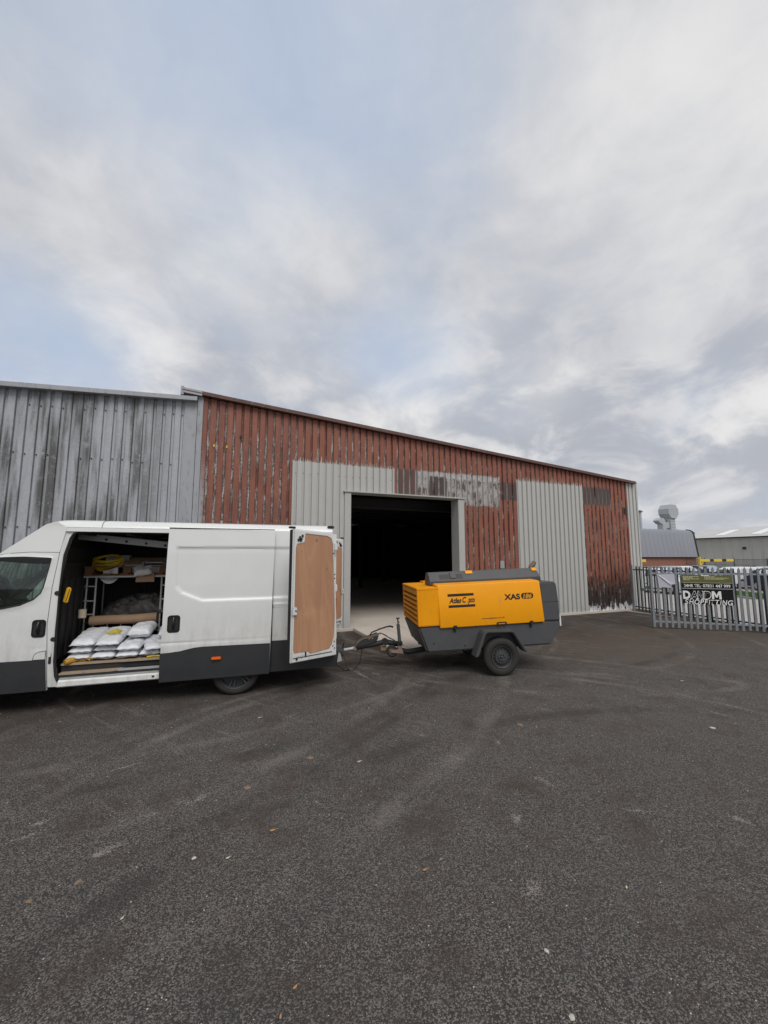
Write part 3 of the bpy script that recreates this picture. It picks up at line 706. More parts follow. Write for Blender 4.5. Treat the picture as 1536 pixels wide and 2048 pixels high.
# ------------------------------------------------------------------ panel van (x rearward, y away from the camera, z up; origin at near rear wheel)
van = thing('panel_van', 'white panel van with side door slid open and plywood lined rear doors open', 'van', (.258, 6.336, 0), (0, 0, R_(-4)))
VC = 1.07


def lerp_t(tab, x):
    if x <= tab[0][0]: return tab[0][1]
    for (a, ya), (b, yb) in zip(tab, tab[1:]):
        if x <= b: return ya + (yb - ya) * (x - a) / (b - a)
    return tab[-1][1]


BV = [(.25, .105), (.45, .085), (.75, .07), (1.25, .07), (1.6, .078), (2.05, .098), (2.40, .135)]
bv = lambda u, w: lerp_t(BV, w)
bend = lambda u, w: bv(u, w) + max(0, -2.6 - u) ** 2 * .11      # cab side curves in toward the nose
REC = [(-.88, 2.15), (-.86, 1.57), (-.785, 1.482), (-.50, 1.355), (1.6, 1.365), (1.6, 2.16)]


def sdf_poly(p, poly):
    dmin = 1e9; inside = False; x, y_ = p; n = len(poly)
    for i in range(n):
        x1, y1 = poly[i]; x2, y2 = poly[(i + 1) % n]
        dx, dy = x2 - x1, y2 - y1; tt = max(0, min(1, ((x - x1) * dx + (y_ - y1) * dy) / (dx * dx + dy * dy)))
        dmin = min(dmin, math.hypot(x - x1 - tt * dx, y_ - y1 - tt * dy))
        if (y1 > y_) != (y2 > y_) and x < (x2 - x1) * (y_ - y1) / (y2 - y1) + x1: inside = not inside
    return dmin if inside else -dmin


def sstep(a, b, x):
    x = max(0, min(1, (x - a) / (b - a))); return x * x * (3 - 2 * x)


def recess(u, w): return .020 * sstep(-.008, .030, sdf_poly((u, w), REC) - .012) 
def crease(w, c, d=.006, h=.012): return d * max(0, 1 - abs(w - c) / h)


def gridpatch(name, TL, TR, BL, BR, nu, nw, vf, thick, m, parent):
    g = G()
    def P(s_, t_):
        a = (BL[0] + (BR[0] - BL[0]) * s_, BL[1] + (BR[1] - BL[1]) * s_); b = (TL[0] + (TR[0] - TL[0]) * s_, TL[1] + (TR[1] - TL[1]) * s_)
        u, w_ = a[0] + (b[0] - a[0]) * t_, a[1] + (b[1] - a[1]) * t_
        return (u, vf(u, w_), w_)
    g.grid(P, nu, nw); n0 = len(g.v)
    g.v += [(p[0], p[1] + thick, p[2]) for p in g.v[:n0]]; g.f += [tuple(n0 + i for i in f[::-1]) for f in g.f]
    W = nu + 1
    ring = [i for i in range(W)] + [j * W + nu for j in range(1, nw + 1)] + [nw * W + i for i in range(nu - 1, -1, -1)] + [j * W for j in range(nw - 1, 0, -1)]
    for a, b in zip(ring, ring[1:] + ring[:1]): g.f.append((a, a + n0, b + n0, b))
    return g.build(name, m, parent, smooth=32)


def arc(cx, cz, r, a0, a1, n=14):
    return [(cx + r * cos(R_(a0 + (a1 - a0) * k / n)), cz + r * sin(R_(a0 + (a1 - a0) * k / n))) for k in range(n + 1)]


VP = M['van']
# --- near side skins
rq = [(-.97, .29), (-.40, .29)] + arc(0, .33, .405, 186, -6) + [(.41, .29), (1.465, .29), (1.45, 1.4), (1.40, 2.15), (1.385, 2.398), (-.97, 2.398)]
body = skin('body_side', rq, [], lambda u, w: bv(u, w) + recess(u, w) + crease(w, .808) + crease(w, 1.275, -.012, .03) + crease(w, 1.312, .008, .012), .04, VP, van, .05, .02)
skin('side_header', [(-2.26, 2.34), (-.96, 2.34), (-.96, 2.399), (-2.26, 2.399)], [], lambda u, w: bv(u, w) + .004, .03, VP, van)
pil = [(-2.24, 2.39), (-2.276, 2.053), (-2.318, 1.60), (-2.333, 1.117), (-2.311, .80), (-2.285, .33), (-2.16, .305), (-2.15, .36), (-2.185, .39), (-2.212, .44), (-2.232, .61), (-2.247, 1.05),
       (-2.250, 1.562), (-2.228, 2.02), (-2.185, 2.25), (-2.155, 2.31), (-2.10, 2.335), (-2.10, 2.39)]
P_ = skin('door_pillar', pil, [], lambda u, w: bv(u, w) + .006 + .03 * sstep(-2.27, -2.22, u), .05, VP, van, .02, .05)
for z_ in (1.52, .93): G().lathe([(-.012, .026), (-.004, .030), (.004, .030)], (-2.262, .085, z_), 1, 14).build('latch_striker', M['black'], P_)
G().prism(rrect(-2.292, -2.262, .62, .76, .012), 1, .078, .09).build('pillar_slot', M['black'], P_)
rim_ = [(-2.16, .36), (-2.19, .40), (-2.212, .46), (-2.232, .65), (-2.247, 1.05), (-2.250, 1.562), (-2.228, 2.02), (-2.185, 2.25), (-2.155, 2.31), (-2.10, 2.335), (-.98, 2.342)]
G().tube([(u, bv(u, w) + .03, w) for u, w in rim_], .017, 6).build('opening_seal', M['black'], van, smooth=60)
# cab side above and around the door
cab = [(-2.235, 2.39), (-2.14, 2.40), (-2.34, 2.463), (-2.46, 2.44), (-2.93, 2.028), (-2.87, 2.036), (-2.60, 2.060), (-2.279, 2.057)]
cab = [(-2.236, 2.399), (-2.36, 2.47), (-2.47, 2.43), (-2.955, 2.012), (-2.86, 2.040), (-2.60, 2.061), (-2.279, 2.058)]
skin('cab_quarter', cab, [], bend, .03, VP, van)
win = [(-2.352, 1.974), (-2.366, 1.985), (-2.66, 2.000), (-2.93, 1.990), (-3.36, 1.62), (-3.41, 1.33), (-3.38, 1.275), (-2.843, 1.328), (-2.641, 1.37), (-2.50, 1.44), (-2.430, 1.52), (-2.405, 1.60), (-2.366, 1.86)]
dr = [(-2.281, 2.052), (-2.60, 2.055), (-2.86, 2.034), (-2.965, 2.00), (-3.56, 1.48), (-3.60, 1.30), (-3.12, .95), (-3.12, .29), (-2.292, .29), (-2.317, .80), (-2.339, 1.117), (-2.324, 1.60)]
dso = sorted(win, key=lambda p: 0)
door = skin('cab_door', dr, [win], lambda u, w: bend(u, w) + crease(w, .818) - .010 * sstep(.028, .0, -sdf_poly((u, w), win)), .04, VP, van, .06, .04)
skin('window_seal', win, [[(u + (-2.75 - u) * .045, w + (1.68 - w) * .075) for u, w in win]], lambda u, w: bend(u, w) - .004, .03, M['black'], door)
skin('window_glass', [(u + (-2.75 - u) * .04, w + (1.68 - w) * .07) for u, w in win], [], lambda u, w: bend(u, w) + .014, .004, M['glass'], door)
G().prism([(-2.36, 1.975), (-2.93, 1.985), (-2.97, 1.945), (-2.68, 1.915), (-2.37, 1.90)], 1, .092, .104).build('wind_deflector', M['black_gloss'], door)


def pull(name, x0, x1, z0, z1, yv, parent):
    g = G(); g.prism(rrect(x0, x1, z0, z1, .04), 1, yv - .006, yv + .006)
    o = g.build(name, M['black_gloss'], parent, bev=.004)
    c = (x0 + x1) / 2
    G().prism(rrect(x0 + .02, x1 - .02, z0 + .03, z1 - .05, .03), 1, yv - .0085, yv - .0065).build('handle_cup', M['black'], o)
    G().tube([(c, yv - .010, z0 + .05), (c, yv - .034, z0 + .08), (c, yv - .036, z1 - .07), (c, yv - .010, z1 - .03)], [.016, .018, .018, .014], 8).build('handle_grip', M['black_gloss'], o, smooth=60)
    return o


pull('door_handle', -2.495, -2.345, .965, 1.188, .066, door)
skin('door_cladding', [(-2.318, .683), (-3.12, .683), (-3.12, .29), (-2.294, .29)], [], lambda u, w: bend(u, w) - .008, .006, M['clad_grey'], door)
ff = rrect(-2.455, -2.312, .345, .79, .06)
skin('fuel_flap', [(-2.455, .35)] + [(-2.455, .70), (-2.44, .755), (-2.40, .785), (-2.318, .795), (-2.322, .69)] + [(-2.322, .69), (-2.302, .35)][1:], [], lambda u, w: bend(u, w) - .011, .003, M['clad_grey'], van)
skin('fuel_flap_top', [(-2.447, .69), (-2.447, .70), (-2.436, .748), (-2.40, .777), (-2.322, .787), (-2.323, .69)], [], lambda u, w: bend(u, w) - .015, .003, VP, van)
# front wing and nose
fw = [(-3.13, .29), (-3.13, .935), (-3.61, 1.28), (-4.05, 1.16), (-4.28, .98), (-4.36, .70), (-4.36, .33), (-3.93, .33)] + arc(-3.52, .35, .41, 180, 5)[0:] 
skin('front_wing', fw, [], bend, .03, VP, van)
fm = lambda u, w: 2 * VC - bend(u, w)
far = [(-2.236, 2.399), (-2.36, 2.47), (-2.47, 2.43), (-2.965, 2.00), (-3.61, 1.28), (-4.05, 1.16), (-4.28, .98), (-4.36, .70), (-4.36, .33), (-3.93, .33)] + arc(-3.52, .35, .41, 180, 5) + [(-3.1, .29), (-.40, .29)] + arc(0, .33, .405, 186, -6) + [(.41, .29), (1.465, .29), (1.385, 2.398)]
skin('body_side', far, [win], fm, -.04, VP, van, .2, .1)
skin('window_glass', win, [], lambda u, w: fm(u, w) - .02, .004, M['glass'], van)
# roof: lofted arch, falling away over the cab
RS = [(.135, 2.398), (.150, 2.43), (.178, 2.465), (.235, 2.492), (.42, 2.515), (.75, 2.53), (VC, 2.535)]
RS = RS + [(2 * VC - a, b) for a, b in RS[-2::-1]]
g = G()
stations = [(1.40, 0, 1), (-1.83, 0, 1), (-2.25, 0, 1), (-2.36, -.006, 1), (-2.42, -.03, 1), (-2.48, -.075, .98), (-2.96, -.49, .95)]
def roofP(i, k):
    u, dz, sc = stations[i]; a, b = RS[k]
    b2 = 2.398 + (b - 2.398) * (1 if i < 5 else .6) if dz > -.05 else 2.47 + (b - 2.47) * .55
    a2 = VC + (a - VC) * sc
    return (u, a2 + (0 if i < 5 else 0), b2 + dz)
n = len(RS)
vs = [roofP(i, k) for i in range(len(stations)) for k in range(n)]
g.add(vs, [(i * n + k, i * n + k + 1, (i + 1) * n + k + 1, (i + 1) * n + k) for i in range(len(stations) - 1) for k in range(n - 1)])
rf = g.build('roof', VP, van, smooth=50)
G().tube([(-1.83, a, b + .001) for a, b in RS[:5]], .004, 5).build('roof_seam', M['black'], rf)
G().box(1.32, 1.43, .15, .20, 2.455, 2.50).build('roof_marker', M['black'], rf, bev=.012)
# windscreen, bonnet, grille, bumper
wsp = [(-2.97, 1.995), (-3.62, 1.30)]
g = G(); g.grid(lambda s_, t_: (-2.965 - .65 * s_ - .10 * (1 - (2 * t_ - 1) ** 2), .22 + 1.70 * t_, 1.985 - .70 * s_), 6, 12); g.build('windscreen', M['glass'], van, smooth=60)
def nose(s_, t_):
    pts = [(-3.61, 1.285), (-4.02, 1.17), (-4.27, .98), (-4.37, .70), (-4.38, .33)]
    f = s_ * (len(pts) - 1); i = min(int(f), len(pts) - 2); q = f - i
    u = pts[i][0] + (pts[i + 1][0] - pts[i][0]) * q; z_ = pts[i][1] + (pts[i + 1][1] - pts[i][1]) * q
    v0 = bend(u, z_) + .01; v1 = 2 * VC - v0; b = 1 - (2 * t_ - 1) ** 2
    return (u - .12 * b * s_, v0 + (v1 - v0) * t_, z_ + .05 * b * (1 - s_))
G().grid(nose, 12, 14).build('bonnet', VP, van, smooth=60)
G().box(-4.52, -4.44, .55, 1.6, .50, .72).build('grille', M['black'], van, bev=.02)
for yv in (.40, 1.52): G().box(-4.46, -4.30, yv, yv + .22, .72, .92).build('headlight', M['lamp_clear'], van, bev=.03)
G().box(-4.55, -4.30, .30, 1.84, .28, .46).build('front_bumper', M['clad_grey'], van, bev=.04)
# rear quarter lower cladding, bumper, rails
skin('lower_cladding', [(.47, .742), (.47, .285), (1.47, .285), (1.46, .742)], [], lambda u, w: bv(u, w) - .007, .006, M['clad_grey'], van)
skin('door_rail', [(.46, 1.235), (1.40, 1.240), (1.40, 1.268), (.46, 1.262)], [], lambda u, w: bv(u, w) - .004, .006, VP, van)
skin('rail_shadow_strip', [(.46, 1.285), (1.40, 1.290), (1.40, 1.304), (.46, 1.300)], [], lambda u, w: bv(u, w) - .001, .006, M['black'], van)  # black strip laid on as the shadow along the door rail
G().box(.455, .50, .062, .085, 1.225, 1.275).build('rail_bracket', M['black'], van, bev=.005)
G().prism([(1.40, .30), (1.52, .33), (1.54, .45), (1.54, .50), (1.40, .52)], 1, .12, 2 * VC - .12).build('rear_bumper', M['clad_grey'], van, bev=.02)
G().prism([(1.49, .34), (1.57, .36), (1.545, .47), (1.515, .50)], 1, .085, .117).build('bumper_corner', M['alu'], van, bev=.008)
for yv in (.10, 2 * VC - .26): G().box(1.40, 1.47, yv, yv + .14, .75, 1.35).build('tail_lamp', M['lamp_red'], van, bev=.01)
g = G(); g.box(1.38, 1.46, .11, .20, .50, 2.36); g.box(1.38, 1.46, 2 * VC - .20, 2 * VC - .11, .50, 2.36); g.box(1.38, 1.42, .205, 2 * VC - .205, 2.28, 2.40); g.box(1.38, 1.46, .205, 2 * VC - .205, .46, .56)
g.build('rear_frame', VP, van)
# --- sill, steps and load floor
G().prism([(.09, .315), (.075, .33), (.078, .385), (.10, .402), (.16, .402), (.16, .315)], 0, -2.17, -.90).build('sill', VP, van)
G().box(-1.09, -1.06, .068, .076, .355, .375).build('sill_plug', M['black'], van)
G().box(-2.17, -.90, .11, .135, .405, .425).build('door_track', M['alu'], van)
G().box(-2.19, -.90, .137, .30, .40, .455).build('step_riser', M['black'], van)
G().prism([(-2.19, .14), (-1.62, .14), (-1.50, .17), (-1.45, .29), (-2.19, .29)], 2, .456, .476).build('step_board', M['ply_floor'], van)
G().box(-1.52, -.90, .138, .155, .457, .487).build('step_edge', M['alu'], van)
G().box(-2.20, 1.38, .30, 1.98, .40, .555).build('floor_frame', M['van_in'], van)
G().prism([(-2.20, .215), (-1.56, .215), (-1.50, .20), (-.90, .20), (1.36, .20), (1.36, 1.96), (-2.20, 1.96)], 2, .557, .582).build('load_floor', M['ply_floor'], van)
g = G(); g.box(-2.20, -.90, .235, .295, .478, .553); g.build('floor_edge', M['van_in'], van)
g = G(); g.box(-3.3, -2.3, .15, 2.0, .28, .55); g.box(-.9, -.5, .15, 2.0, .30, .40); g.box(-4.2, 1.4, .55, .65, .22, .38); g.box(-4.2, 1.4, 1.5, 1.6, .22, .38)
g.lathe([(.35, .06), (1.8, .06)], (0, 0, .33), 1, 12); g.lathe([(.35, .06), (1.8, .06)], (-3.52, 0, .33), 1, 12)
g.build('chassis', M['black'], van)
# bulkhead with pressed ribs, roof and wall linings
g = G(); g.box(-2.34, -2.31, .16, 1.98, .45, 2.38)
for k in range(7): g.box(-2.308, -2.285, .35 + k * .22, .45 + k * .22, .62, 1.70)
for z_ in (1.86, 2.08): g.box(-2.308, -2.27, .20, 1.95, z_, z_ + .05)
bh = g.build('bulkhead', M['van_in'], van, bev=.006)
g = G(); g.box(-2.30, 1.36, 1.94, 1.97, .59, 2.33); g.box(-2.30, 1.36, .20, 1.94, 2.345, 2.37)
for k in range(6): g.box(-2.1 + k * .55, -2.04 + k * .55, .20, 1.93, 2.30, 2.343)
for k in range(7): g.box(-2.2 + k * .52, -2.15 + k * .52, 1.89, 1.938, .59, 2.29)
g.build('wall_lining', M['van_in'], van)
G().box(-1.0, 1.36, .175, .195, .60, 2.30).build('wall_lining', M['van_in'], van)
# grab handle on the bulkhead edge
gh = G(); gh.hexa([(-2.250, .225, 1.385), (-2.195, .225, 1.37), (-2.195, .262, 1.37), (-2.250, .262, 1.385), (-2.215, .225, 1.59), (-2.160, .225, 1.575), (-2.160, .262, 1.575), (-2.215, .262, 1.59)])
gho = gh.build('grab_handle', M['yel_bright'], van, bev=.012)
G().hexa([(-2.212, .2215, 1.40), (-2.206, .2215, 1.40), (-2.206, .2245, 1.40), (-2.212, .2245, 1.40), (-2.180, .2215, 1.56), (-2.174, .2215, 1.56), (-2.174, .2245, 1.56), (-2.180, .2245, 1.56)]).build('handle_groove', M['black'], gho)
# cab interior
st = G(); st.grid(lambda a, b: (-2.55 + .16 * (1 - b) - .05 * sin(pi * a), .35 + .5 * a, .95 + .75 * b), 6, 6)
for yv in (.30, .98, 1.42):
    g = G(); g.prism([(-2.40, .95), (-2.95, .92), (-2.97, .80), (-2.40, .78)], 1, yv, yv + .42); g.prism([(-2.42, .95), (-2.53, .96), (-2.43, 1.58), (-2.36, 1.58)], 1, yv, yv + .42); g.prism([(-2.40, 1.60), (-2.46, 1.60), (-2.43, 1.80), (-2.38, 1.80)], 1, yv + .09, yv + .33)
    g.build('seat', M['seat'], van, bev=.03)
G().prism([(-3.25, 1.28), (-3.60, 1.32), (-3.75, 1.2), (-3.6, .7), (-3.35, .75), (-3.22, 1.1)], 1, .25, 1.9).build('dashboard', M['black'], van, bev=.02)
ring = [(-3.10 - .07 * sin(a), .55 + .20 * cos(a), 1.33 + .185 * sin(a)) for a in [2 * pi * k / 24 for k in range(24)]]
swl = G(); swl.tube(ring, .016, 7, closed=True); swl.tube([(-3.10, .36, 1.33), (-3.12, .55, 1.31), (-3.10, .74, 1.33)], .018, 6); swl.tube([(-3.12, .55, 1.31), (-3.32, .55, 1.12)], .03, 8)
swl.build('steering_wheel', M['black'], van, smooth=60)
for yv in (.16, 1.93): G().tube([(-2.97, yv, 1.97), (-3.60, yv, 1.32)], .035, 6).build('screen_pillar', M['alu'] if yv > 1 else M['black'], van)
G().prism([(-2.58, 1.90), (-2.95, 1.96), (-2.94, 1.985), (-2.56, 1.985)], 1, .25, 1.9).build('sun_visor', M['clad_grey'], van)
G().tube([(-3.46, .13, 1.50), (-3.47, -.08, 1.48)], .022, 6).build('mirror_arm', M['black'], van)
G().box(-3.52, -3.44, -.26, -.07, 1.30, 1.72).build('wing_mirror', M['black'], van, bev=.03)


# --- wheels
def van_wheel(u, v, s):
    y0 = v
    g = G(); g.lathe([(.02 * s, .243), (0 * s, .245), (-.012 * s, .27), (-.008 * s, .305), (.02 * s, .328), (.19 * s, .328), (.22 * s, .30), (.22 * s, .2)], (u, y0, .33), 1, 40, cap=False)
    wl = g.build('wheel', M['tyre'], van, smooth=50)
    g = G(); g.lathe([(.004 * s, .246), (-.006 * s, .243), (.015 * s, .222), (.07 * s, .215), (.075 * s, .06), (.075 * s, .001)], (u, y0, .33), 1, 40, cap=False)
    rm = g.build('rim', M['rim'], wl, smooth=40)
    g = G()
    for k in range(6):
        for dd in (-.13, .13):
            a = 2 * pi * k / 6 + .28; b = a + dd
            p0 = (u + .06 * cos(a), z0 + .06 * sin(a)) if False else (u + .055 * cos(a + dd * 1.6), .33 + .055 * sin(a + dd * 1.6))
            p1 = (u + .228 * cos(b), .33 + .228 * sin(b))
            g.tube([(p0[0], y0 + .035 * s, p0[1]), (p1[0], y0 + .012 * s, p1[1])], .013, 6)
    g.lathe([(.012 * s, .02), (.012 * s, .05), (.03 * s, .06), (.07 * s, .065)], (u, y0, .33), 1, 20)
    g.build('spokes', M['rim'], wl, smooth=50)
    for k in range(5):
        a = 2 * pi * k / 5; G().lathe([(.008 * s, .008), (.03 * s, .009)], (u + .036 * cos(a), y0, .33 + .036 * sin(a)), 1, 6).build('wheel_bolt', M['bolt'], wl)
    return wl


for u in (0.0, -3.52):
    van_wheel(u, .10, 1); van_wheel(u, 2 * VC - .10, -1)

# --- sliding door, pushed back along the side
sv = lambda u, w: bv(u, w) - .082 + recess(u, w) + crease(w, .808, .007)
sd_ = gridpatch('sliding_door', (-.975, 2.403), (.490, 2.392), (-.988, .289), (.459, .285), 74, 106, sv, .045, VP, van)
cl = [(-.992, .678), (-.88, .682), (-.745, .694), (-.65, .714), (-.556, .731), (-.45, .737), (.4605, .726), (.4592, .287), (-.9885, .291)]
skin('door_cladding', cl, [], lambda u, w: bv(u, w) - .094, .010, M['clad_grey'], sd_)
sm = G(); sm.prism(rrect(-.335, -.208, .552, .588, .016), 1, -.050, -.021); sm.build('side_marker', M['orange'], sd_, bev=.004)
pull('door_handle', -.922, -.762, .950, 1.186, -.014, sd_)
G().tube([(.475, bv(0, w) - .035, w) for w in (.30, .8, 1.3, 1.8, 2.38)], .012, 6).build('door_seal', M['black'], sd_)
G().box(-.972, .485, .045, .075, 2.402, 2.414).build('rain_gutter', M['black'], sd_)

# --- rear doors
def rear_door(name, loc, rotz, flip=False):
    """x from hinge toward free edge, inner face toward -y"""
    L = .862; s = -1 if flip else 1
    rt = G()
    out = [(0, .485), (L, .520), (L, 2.385), (L - .03, 2.40), (.17, 2.375), (.12, 2.345), (.085, 2.27), (.05, 1.7), (.01, 1.1)]
    o = rt.prism([(x, z_) for x, z_ in out], 1, 0, .075).build(name, VP, van, bev=.012, loc=loc, rot=(0, 0, rotz))
    # raised edge frame around the ply
    inn = [(.060, .80), (.050, 1.1), (.082, 1.7), (.112, 2.20), (.15, 2.285), (.23, 2.318), (.66, 2.340), (.672, 2.215), (.735, 2.19), (.805, 2.185), (.826, 2.12), (.826, 1.2), (.832, .70), (.81, .645), (.57, .635), (.52, .595), (.15, .605), (.10, .66)]
    ring_o = [(.02, .50), (L - .012, .535), (L - .012, 2.375), (.18, 2.36), (.135, 2.33), (.105, 2.27), (.07, 1.7), (.03, 1.1)]
    skin('inner_frame', ring_o, [[(a, b) for a, b in inn]], lambda u, w: -.016, .015, VP, o, .5, .5)
    py = [(a + (.45 - a) * .018, b + (1.5 - b) * .008) for a, b in inn]
    skin('plywood_panel', py, [], lambda u, w: -.010 - .008 * sin(w * 4.2) * sin((u - .05) * 4.0), .006, M['ply'], o, .05, .06)
    G().box(L + .001, L + .022, .012, .06, .53, 2.385).build('door_seal', M['black'], o, bev=.006)
    G().box(L - .05, L + .06, .0, .05, 2.401, 2.432).build('top_catch', M['black'], o, bev=.01)
    g = G()
    for q in ((.76, 2.275), (.735, 2.255), (.715, 2.30), (.785, 2.24), (.745, 2.232)): g.box(q[0] - .014, q[0] + .014, -.030, -.0165, q[1] - .018, q[1] + .018)
    g.build('top_latch', M['black_gloss'], o)
    G().box(L - .075, L + .012, -.04, -.0165, 1.17, 1.29).build('lock_case', VP, o, bev=.012)
    G().lathe([(-.046, .012), (-.0405, .014)], (L - .045, 0, 1.235), 1, 10).build('lock_pin', M['black_gloss'], o)
    g = G(); g.lathe([(-.028, .014), (-.0165, .016)], (.77, 0, .565), 1, 10)
    for q in ((.70, .595), (.735, .60), (.66, .595), (.76, .595), (.68, .57)): g.lathe([(-.018, .006), (-.0163, .006)], (q[0], 0, q[1]), 1, 8)
    g.box(.60, .625, -.022, -.0165, .57, .64)
    for q in ((.065, .70), (.055, .60), (.09, .64), (.105, 2.05), (.07, 1.72), (.07, 1.66)): g.lathe([(-.018, .012), (-.0163, .012)], (q[0], 0, q[1]), 1, 10)
    g.build('fixings', M['black'], o)
    G().tube([(.11, -.018, .558), (L - .03, -.018, .585)], .006, 5).build('drain_lip', M['black'], o)
    for z_ in (.72, 1.45, 2.1): G().box(-.035, .03, .03, .085, z_, z_ + .11).build('hinge', VP, o, bev=.008)
    if flip:
        for q in [o] + list(o.children):
            for v_ in q.data.vertices: v_.co.y *= -1
            q.data.flip_normals()
    return o


ax = math.atan2(-.45, -.74)
rear_door('rear_door', (1.455, -.02, 0), ax, True)
d2 = rear_door('rear_door', (1.46, 2 * VC - .10, 0), R_(42))
d2['label'] = 'far rear door seen edge-on with torn plywood lining'

# ------------------------------------------------------------------ load in the van
CV, SV = cos(R_(-4)), sin(R_(-4))
def vw(u, v, z): return (.258 + u * CV - v * SV, 6.336 + u * SV + v * CV, z)


def pillow(wu, lv, th, seed, wr=.016, seam=True, n=(22, 32), ridge=.8):
    g = G(); N = lambda x, y_, z_: mnoise.noise(Vector((x * 9 + seed * 3.1, y_ * 9, z_ * 5 + seed)))
    def side(sg):
        def P(a, b):
            x, y_ = 2 * a - 1, 2 * b - 1
            h = max(0, (1 - abs(x) ** 5)) ** .6 * max(0, (1 - abs(y_) ** 5.5)) ** .55
            px, py = x * wu / 2 * (1 - .04 * abs(y_) ** 3), y_ * lv / 2
            wv = N(px, py, sg) * wr + abs(mnoise.noise(Vector((px * 22 + seed, py * 11 - seed, sg)))) * wr * ridge * h
            return (px + N(py, px, 4) * .012, py + N(px, py, 9) * .012, sg * (th / 2 * h) + wv * (h + .15))
        return P
    g.grid(side(1), *n); g.grid(side(-1), *n)
    if seam:
        for e in (-1, 1): g.grid(lambda a, b, e=e: ((2 * a - 1) * wu / 2 * .95, e * (lv / 2 + .028 * b), .004 * sin(a * 17 + seed)), n[0], 1)
    return g


def sack(u, v, z, wu, lv, th, seed, label, tilt=0, rz=0, group='white sacks piled on the van floor'):
    me = pillow(wu, lv, th, seed).mesh('sack', M['sack'], smooth=42, recalc=False)
    o = link('sack', me, None, vw(u, v, z), (R_(tilt), 0, R_(-4 + rz))); tag(o, label, 'sack', group)
    return o


# bottom layer, then second, then the loose top ones
sack(-2.03, .56, .637, .275, .62, .11, 1, 'bottom white sack behind the yellow gloves, end of the pile by the bulkhead')
sack(-1.74, .55, .637, .285, .62, .11, 2, 'bottom white sack under the yellow-printed sack')
sack(-1.45, .54, .637, .28, .62, .11, 3, 'flat bottom white sack third from the bulkhead')
sack(-1.17, .56, .637, .27, .62, .11, 4, 'bottom white sack fourth from the bulkhead with folded end')
sack(-.90, .55, .640, .27, .60, .11, 5, 'bottom white sack half hidden behind the sliding door')
sack(-2.02, .58, .735, .28, .62, .10, 6, 'second white sack up in the pile next to the bulkhead', 3)
sack(-1.73, .60, .735, .28, .62, .09, 7, 'white sack pressed flat directly beneath the yellow-printed sack', 3)
sack(-1.44, .55, .740, .30, .62, .11, 8, 'white sack under the plump topmost sack', 3)
sack(-1.15, .50, .745, .30, .60, .10, 9, 'white sack with shiny sealed end tilted across the pile', 6, 14)
sack(-.92, .44, .730, .26, .5, .13, 10, 'crumpled white sack low beside the sliding door edge', 0, 8)
sack(-2.00, .60, .858, .30, .66, .11, 11, 'large smooth white sack on top next to the bulkhead', 9)
s_ = sack(-1.70, .58, .852, .30, .66, .11, 12, 'white sack with a yellow splash printed on top', 9)
g = G()
for k in range(16):
    a = 2 * pi * k / 16; r0 = .018; r1 = .06 + .05 * rnd.random()
    g.add([(r0 * cos(a - .3), r0 * sin(a - .3), 0), (r0 * cos(a + .3), r0 * sin(a + .3), 0), (r1 * cos(a + .12), r1 * 1.5 * sin(a + .12), 0), (r1 * cos(a - .12), r1 * 1.5 * sin(a - .12), 0)], [(0, 1, 2, 3)])
g.add([(.024 * cos(2 * pi * k / 12), .03 * sin(2 * pi * k / 12), .0005) for k in range(12)], [tuple(range(12))])
me = g.mesh('yellow_print', mat('yellow_print', (.62, .50, .06), .5), recalc=False); o = link('yellow_print', me, s_, (0, -.02, .0))
th_ = .11
for v in me.vertices:
    x, y_ = v.co.x / .15, (v.co.y - .02) / .33
    h = max(0, (1 - abs(x) ** 5)) ** .6 * max(0, (1 - abs(y_) ** 5.5)) ** .55
    v.co.z += th_ / 2 * h + .016
sack(-1.37, .70, .905, .30, .44, .16, 13, 'plump white sack standing highest on the pile', 8, -3)
sack(-.96, .62, .88, .34, .42, .15, 14, 'upper white sack cut off by the sliding door edge', 6, 5)
# gloves on the ledge
g = G()
for gx, gy, rz in ((0, 0, .4), (.13, .02, -.5)):
    c, s2 = cos(rz), sin(rz)
    g.tube([(gx - .07 * c, gy - .07 * s2, .02), (gx, gy, .03), (gx + .05 * c, gy + .05 * s2, .026)], [.034, .044, .036], 9)
    for k in range(4):
        a = rz + (k - 1.5) * .28; L = .07 + .012 * (k in (1, 2))
        bx, by = gx + .05 * c - (k - 1.5) * .018 * s2, gy + .05 * s2 + (k - 1.5) * .018 * c
        g.tube([(bx, by, .025), (bx + L * .5 * cos(a), by + L * .5 * sin(a), .034 + .008 * (k % 2)), (bx + L * cos(a), by + L * sin(a), .018)], [.013, .012, .008], 6)
    a = rz + 1.2; g.tube([(gx, gy, .03), (gx + .05 * cos(a), gy + .05 * sin(a), .03), (gx + .075 * cos(a), gy + .075 * sin(a), .02)], [.016, .013, .008], 6)
tag(g.build('work_gloves', M['glove'], None, smooth=60, loc=vw(-2.10, .235, .583), rot=(0, 0, .3)), 'pair of yellow work gloves lying on the van floor edge', 'gloves')
